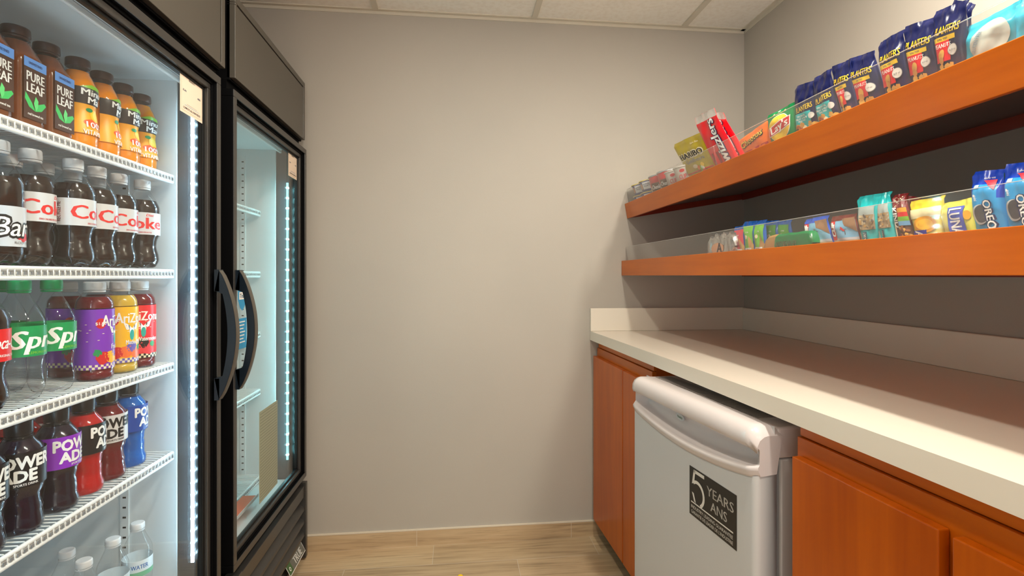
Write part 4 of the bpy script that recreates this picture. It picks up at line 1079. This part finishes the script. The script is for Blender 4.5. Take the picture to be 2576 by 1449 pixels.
def d_luna2(a, l, W, H, y0):
    v = H - y0
    a.rect(W * .06, y0 - v * .1, W * .28, y0 + v * .76, FOIL_LEM, 1, 2, 5)
    a.rect(W * .30, y0 - v * .15, W * .80, y0 + v * .80, C('luna_blue2', 84, 94, 196), 1.5, 4, 6)
    l.text('LUNA', W * .55, y0 + v * .34, W * .34, WHITE, 2.8, w=v * .82, bold=.03, rot=-PI / 2)
    a.oval(W * .88, y0 + v * .50, W * .09, v * .14, C('lemon_slice', 244, 172, 30), 1.2, 16)
def d_oreo(a, l, W, H, y0):
    v = H - y0
    a.poly([(W * .46, y0 + v * .83), (W * .86, y0 + v * .83), (W * .84, y0 + v * .66)], C('corner_red', 236, 64, 84), 1)
    a.rect(W * .20, y0 + v * .70, W * .38, y0 + v * .76, C('pale_box', 180, 196, 216), 1, 2, 2); l.text('FAMILY SIZE', W * .62, y0 + v * .865, v * .022, WHITE, 1)
    a.oval(W * .40, y0 + v * .27, W * .25, v * .17, C('cookie', 70, 66, 72), 1.4, 26); a.oval(W * .38, y0 + v * .27, W * .25, v * .165, C('creme', 196, 204, 208), 1.8, 26); a.oval(W * .42, y0 + v * .28, W * .22, v * .145, C('cookie', 70, 66, 72), 2.2, 26)
    l.text('OREO', W * .68, y0 + v * .26, W * .26, NAVY, 3, w=v * .50, bold=.10, rot=-PI / 2 + .12); l.text('OREO', W * .68, y0 + v * .26, W * .22, WHITE, 3.8, w=v * .48, bold=.04, rot=-PI / 2 + .12)
    a.rect(W * .22, y0 + v * .56, W * .26, y0 + v * .60, WHITE, 1.2); l.text('mini', W * .28, y0 + v * .54, W * .08, WHITE, 1.2, rot=-PI / 2)
def b_oreo(s, q): return FOIL_BLUE if q > .80 else (FOIL_LB if q < .62 or .16 < s < .9 else FOIL_BLUE)
def d_nutri(top, body_):
    def d(a, l, W, H, y0):
        v = H - y0
        a.rect(W * .08, y0 + v * .0, W * .92, y0 + v * .84, body_, 1, 4, 6)
        a.oval(W * .35, y0 + v * .46, W * .13, v * .07, CREAM, 1.5, 12); a.poly([(W * .60, y0 + v * .50), (W * .96, y0 + v * .20), (W * .96, y0 - v * .05), (W * .55, y0 + v * .05)], TAN, 1.6)
        a.rect(W * .08, y0 - v * .15, W * .8, y0 + v * .10, WHITE, 1.9, 2, 2); l.text('NV', W * .42, y0 + v * .03, v * .09, BLACKI, 3.2); l.text('1190', W * .5, y0 + v * .62, v * .05, WHITE, 2)
    return d
P4 = lambda a, b, c, d: (a, b, c, d)
GP = 'peanut bags on the upper shelf'
packet('gummy_candy_bag', up, .052, P4((1692, 364), (1759, 333), (1801, 412), (1733, 441)), d_gold, 'gold gummy candy bag leaning on the upper shelf beside the red licorice', 'snack bag', T=.014, base=FOIL_GOLD, seed=1)
packet('licorice_pack', up, .078, P4((1762, 285), (1816, 284), (1876, 383), (1826, 404)), d_twiz, 'red licorice pack behind another licorice pack, only its right side showing', 'snack bag', 'licorice packs', T=.010, base=b_twiz, seed=3, seal=(.05, .84))
packet('licorice_pack', up, .048, P4((1743, 297), (1792, 272), (1856, 391), (1799, 415)), d_twiz, 'red licorice pack in front with large white sideways letters, clear wrapper top', 'snack bag', 'licorice packs', T=.010, base=b_twiz, seed=2, seal=(.05, .84))
packet('cheese_snack_bag', up, .050, P4((1857, 352), (1931, 301), (1943, 354), (1873, 383)), d_cheet, 'orange cheese snack bag between the licorice and the green chip bag', 'snack bag', T=.016, base=FOIL_OR, seed=4)
packet('potato_chip_bag', up, .050, P4((1929, 291), (1999, 255), (2009, 322), (1943, 354)), d_lays, 'green potato chip bag with a yellow and red emblem on the upper shelf', 'snack bag', T=.020, base=FOIL_GRN, seed=5)
packet('trail_mix_bag', up, .050, P4((1999, 217), (2043, 203), (2064, 302), (2008, 326)), d_trail, 'navy and teal trail mix bag beside the green chip bag', 'snack bag', 'trail mix bags', T=.016, base=FOIL_N, seed=6)
packet('trail_mix_bag', up, .050, P4((2043, 197), (2086, 173), (2115, 276), (2063, 303)), d_trail, 'navy and teal trail mix bag beside the first red peanut bag', 'snack bag', 'trail mix bags', T=.016, base=FOIL_N, seed=7)
for q, d0, sd, lb in (((( 2090, 168), (2137, 147), (2161, 256), (2122, 274)), .050, 8, 'navy and red peanut bag directly beside the trail mix bags'),
              (((2133, 148), (2196, 127), (2228, 228), (2161, 257)), .056, 9, 'navy and red peanut bag, second from the trail mix bags, pale rumpled top'),
              (((2207, 108), (2268, 74), (2297, 199), (2231, 229)), .050, 10, 'navy and red peanut bag standing after a gap, third from the trail mix bags'),
              (((2271, 68), (2354, 40), (2366, 170), (2298, 199)), .052, 11, 'navy and red peanut bag, second nearest the clear teal bag'),
              (((2346, 30), (2430, -2), (2433, 138), (2366, 169)), .050, 12, 'navy and red peanut bag nearest the clear teal bag, tallest in the picture')):
    packet('peanut_bag', up, d0 + .004, q, d_peanut, lb, 'snack bag', GP, T=.017, base=FOIL_N, seed=sd)
packet('peanut_bag', up, .095, P4((2395, -2), (2446, 12), (2436, 128), (2380, 150)), None, 'navy peanut bag behind the tallest one, only its top corner showing', 'snack bag', T=.014, base=FOIL_N, seed=19)
TE = glossy('clear_bag_teal', 40, 170, 196)
WN = C('bag_window', 186, 196, 190, .2)
def d_win(a, l, W, H, y0):
    v = H - y0; a.oval(W * .56, y0 + v * .42, W * .36, v * .42, WN, 1, 24); l.text('GLUTEN FREE', W * .34, y0 + v * .45, v * .10, C('pale_blue', 130, 160, 180), 2, w=v * .5, rot=1.2)
packet('pretzel_bag', up, .060, P4((2434, 66), (2566, -2), (2572, 82), (2436, 140)), d_win, 'teal snack bag with a large clear window at the right frame edge', 'snack bag', T=.024, base=TE, seed=13)
packet('pretzel_bag', up, .060, P4((2556, 6), (2680, -60), (2680, 30), (2560, 84)), None, 'bright teal bag cut off by the right frame edge', 'snack bag', T=.020, base=glossy('clear_bag_teal2', 60, 190, 226), seed=14)
# peeking packets of the lower shelf
LB = 'navy'
def cnv(q): return q
NUTB = glossy('bar_blue', 14, 96, 190)
GN = 'upright blue-topped snack bars'
packet('snack_bar', lo, .055, P4((1846, 571), (1874, 565), (1879, 632), (1857, 634)), d_nutri(0, C('berry_red', 214, 50, 74)), 'blue-topped snack bar with pink-red body beside the foil wrapped snack', 'snack bar', T=.010, base=NUTB, seed=20)
packet('snack_bar', lo, .055, P4((1869, 558), (1898, 555), (1902, 630), (1880, 632)), d_nutri(0, C('apple_green', 120, 200, 60)), 'blue-topped snack bar with light green body beside the pink-red bar', 'snack bar', T=.010, base=NUTB, seed=21)
packet('snack_bar', lo, .055, P4((1897, 556), (1926, 552), (1930, 629), (1903, 631)), d_nutri(0, C('apple_green', 120, 200, 60)), 'blue-topped snack bar with light green body, second from the pink-red bar', 'snack bar', T=.010, base=NUTB, seed=22)
packet('snack_bar', lo, .075, P4((1924, 556), (1954, 554), (1968, 628), (1938, 630)), d_nutri(0, C('bar_green_dk', 90, 170, 50)), 'blue-topped snack bar standing behind the lying green bar, left one', 'snack bar', T=.010, base=NUTB, seed=23)
packet('snack_bar', lo, .075, P4((1954, 555), (1988, 553), (2000, 626), (1970, 628)), d_nutri(0, C('bar_green_dk', 90, 170, 50)), 'blue-topped snack bar standing behind the lying green bar, right one', 'snack bar', T=.010, base=NUTB, seed=24)
def b_clif(c): return lambda s, q: c
packet('energy_bar', lo, .052, P4((2022, 552), (2078, 541), (2103, 617), (2038, 621)), d_clif, 'energy bar with blue top edge, sky picture and red side band', 'snack bar', T=.008, base=glossy('clif_blue', 40, 90, 210), seed=25, seal=(.05, .90))
packet('energy_bar', lo, .052, P4((2090, 545), (2150, 536), (2173, 613), (2103, 617)), d_clif, 'energy bar with dark red-brown top edge, sky picture and red side band', 'snack bar', T=.008, base=glossy('clif_brown', 120, 40, 30), seed=26, seal=(.05, .90))
packet('granola_bar', lo, .052, P4((2155, 495), (2211, 486), (2219, 609), (2173, 613)), d_nature(1), 'teal granola bar with clear window, left of its twin', 'snack bar', 'teal granola bars', T=.012, base=FOIL_TEAL, seed=27)
packet('granola_bar', lo, .052, P4((2208, 487), (2236, 481), (2265, 607), (2219, 610)), d_nature(2), 'teal granola bar with clear window, right beside the red nut bar', 'snack bar', 'teal granola bars', T=.012, base=FOIL_TEAL, seed=28)
packet('nut_bar', lo, .052, P4((2242, 491), (2277, 485), (2309, 604), (2265, 607)), d_kind, 'dark red patterned nut bar with rainbow blocks and white sideways letters', 'snack bar', T=.012, base=b_kind, seed=29)
packet('nut_bar', lo, .085, P4((2268, 490), (2312, 498), (2330, 600), (2290, 605)), None, 'dark red nut bar behind the rainbow-blocked one, only its top showing', 'snack bar', T=.010, base=DKRED, seed=30)
packet('lemon_bar', lo, .052, P4((2288, 507), (2374, 490), (2380, 600), (2308, 604)), d_luna1, 'bright yellow lemon bar with a dark blue block at its bottom', 'snack bar', T=.014, base=FOIL_YEL, seed=31)
packet('lemon_bar', lo, .050, P4((2364, 512), (2444, 496), (2463, 595), (2385, 599)), d_luna2, 'pale yellow lemon bar with a tall blue name panel', 'snack bar', T=.012, base=glossy('luna_yel', 222, 216, 84), seed=32)
packet('cookie_bag', lo, .058, P4((2444, 432), (2523, 424), (2548, 590), (2464, 594)), d_oreo, 'blue sandwich cookie bag beside the pale yellow lemon bar', 'snack bag', 'blue cookie bags', T=.022, base=b_oreo, seed=33)
packet('cookie_bag', lo, .058, P4((2526, 413), (2610, 402), (2640, 585), (2549, 590)), d_oreo, 'blue sandwich cookie bag cut off by the right frame edge', 'snack bag', 'blue cookie bags', T=.022, base=b_oreo, seed=34)
# lying packets
def lying(name, yc, x, z, Lh, Wd, Th, mat, label, artf=None, seed=0, crk=.0015):
    t = thing(name, (x, yc, z), label, 'snack bar')
    mb = MB(); rd = random.Random(seed); ph = [rd.uniform(0, 6) for _ in range(4)]
    nx, nt = 26, 18
    def P(i, j):
        s = i; e = min(1, min(s, 1 - s) / .10); e = math.sqrt(max(0.0, 1 - (1 - e) ** 2)) if e < 1 else 1
        a = 2 * PI * j; r = Th / 2 * max(.06, e); ry = Wd / 2 * (1 if s < .0 else (.92 + .08 * e))
        rj = random.Random(int(s * nx + .5) * 97 + (int(j * nt + .5) % nt) * 13 + seed).uniform(-1, 1) if crk > .002 else 0
        k = 1 + rj * .10 + crk / .0015 * .06 * math.sin(23 * s + 3 * a + ph[0]) * math.sin(5 * a + ph[1])
        sx = math.copysign(abs(math.cos(a)) ** .7, math.cos(a)); sz = math.copysign(abs(math.sin(a)) ** .7, math.sin(a))
        return (sx * ry * k, Lh / 2 - Lh * s, Th / 2 + sz * r * k)
    mb.grid(nx, nt, P, mat, True)
    mb.build('wrapper', t)
    if artf:
        fl = Flat(); artf(fl, Lh, Th); fl.build('lettering', lambda x_, y_, l: (-Wd / 2 * .98 - .0015 - l, -x_, Th / 2 + y_), t, .0005)
    return t
def a_foil(f, L, T):
    f.oval(-.01, -.002, L * .24, T * .2, C('foil_peach', 230, 170, 130), 1, 16); f.text('A', .002, 0, T * .35, NAVY, 2)
yA = on_x(1822, 620, .79).y; yB_ = on_x(1980, 615, .77).y
lying('foil_wrapped_snack', yA, .80, 1.2022, .150, .050, .084, FOIL_SILV, 'crinkled silver foil wrapped snack lying at the left on the lower shelf', a_foil, 3, .004)
def a_green(f, L, T): f.text('NATURE VALLEY', .005, .002, T * .28, CREAM, 1, w=L * .42)
def m_green(i, j): return TAN if i < .28 else FOIL_GRN
lying('granola_bar', yB_, .785, 1.2022, .175, .040, .060, m_green, 'green wrapped granola bar lying flat beside the energy bars', a_green, 5, .001)
# soup, bowls and noodle cups at the far end of the upper shelf
def cup(name, y, d, n0, r0, r1, h, mats, label, cat, group, design=None, lidm=None, rimm=None, roll=0.0):
    """tapered cup standing on the tilted shelf"""
    org = up(d, n0, y)
    t = thing(name, org, label, cat, group); t.rotation_euler = (0, -TI, 0)
    mb = MB()
    mb.lathe([(0, r0 * .9), (.001, r0), (h * .96, r1), (h, r1 * 1.03)], mats, 36); mb.build('cup_body', t)
    mb = MB(); mb.lathe([(h * .97, r1 * 1.05), (h, r1 * 1.08), (h + .003, r1 * 1.05), (h + .0035, r1 * .6), (h + .003, .001)], lidm, 36); mb.build('lid', t)
    if design:
        art, let = Flat(), Flat(); design(art, let, h, r0)
        def f(x, y_, l):
            r = r0 + (r1 - r0) * y_ / h + l + .0003; a = PI + .75 + x / r1
            return (r * math.cos(a), r * math.sin(a), y_)
        la = art.build('label', f, t)
        if let.items: let.build('lettering', f, la)
    return t
def d_bowl(a, l, h, r): a.rect(-.020, h * .2, .024, h * .88, C('bowl_white', 226, 230, 236), 1, 10, 2); l.text('with MEATBALLS', .002, h * .68, .006, NAVY, 2, w=.034); l.text('SPAGHETTI', .002, h * .5, .006, NAVY, 2, w=.030); a.oval(-.030, h * .5, .009, h * .3, C('bowl_skin', 206, 160, 130), 1.4, 12)
def d_soup(a, l, h, r):
    a.rect(-.07, h * .55, .07, h * .98, C('soup_red', 200, 40, 44), 1, 20, 2); a.rect(-.07, 0, .07, h * .36, C('soup_tan', 206, 150, 120), 1, 20, 2); a.rect(-.026, h * .36, .030, h * .70, BROWN, 1.6, 10, 1)
    l.text('Chunky', .0, h * .53, .016, WHITE, 2.4, w=.046, bold=.05); l.text('CHICKEN', 0, h * .22, .009, WHITE, 2, w=.040)
def d_ndl(a, l, h, r):
    l.text('CUP', 0, h * .56, .016, C('noodle_red', 222, 60, 70), 1, w=.030, bold=.05); l.text('NOODLES', 0, h * .32, .016, C('noodle_red', 222, 60, 70), 1, w=.046, bold=.05)
    a.oval(0, h * .82, .010, .006, C('noodle_red', 222, 60, 70), 1, 12); a.rect(-.09, 0, .09, h * .10, C('noodle_red', 222, 60, 70), 1, 24, 1)
def yu(u): return frame_hit(u, 470, up, .065)[0]
BB = C('bowl_blue', 34, 56, 150, .35); NB = .0405
for k, (u, n0) in enumerate(((1597, NB), (1622, NB), (1592, NB + .049), (1616, NB + .049))):
    cup('pasta_bowl', 2.189 - (k % 2) * .092, .068, n0, .036, .044, .044, BB, ('lower ' if k < 2 else 'upper ') + 'blue pasta bowl of the stack ' + ('against the back wall' if k % 2 == 0 else 'beside the soup cups') + ' on the upper shelf', 'bowl', 'blue pasta bowls', d_bowl, C('bowl_lid', 214, 196, 120, .4))
cup('soup_cup', 2.005, .070, NB, .034, .040, .096, C('soup_cream', 226, 214, 200, .4), 'red and tan soup cup beside the blue bowls, partly hiding another', 'cup', 'soup cups', d_soup, SILV)
cup('soup_cup', 1.922, .072, NB, .034, .040, .096, C('soup_cream', 226, 214, 200, .4), 'red and tan soup cup beside the white noodle cups', 'cup', 'soup cups', d_soup, SILV)
cup('noodle_cup', 1.838, .066, NB, .033, .041, .080, C('noodle_white', 232, 226, 218, .5), 'white and red noodle cup beside the soup cups', 'cup', 'noodle cups', d_ndl, C('noodle_lid', 226, 222, 214, .4))
cup('noodle_cup', 1.755, .064, NB, .033, .041, .080, C('noodle_white', 232, 226, 218, .5), 'white and red noodle cup beside the gold candy bag', 'cup', 'noodle cups', d_ndl, C('noodle_lid', 226, 222, 214, .4))

p = on_z(1158, 1450, 0)
mb = MB(); mb.lathe([(0.0, .010), (.003, .010), (.004, .007)], YEL, 20)
o = mb.build('floor_marker'); o.location = (p.x, p.y, .0002); tag(o, 'tiny yellow round marker on the tiled floor at the bottom edge', 'marker')
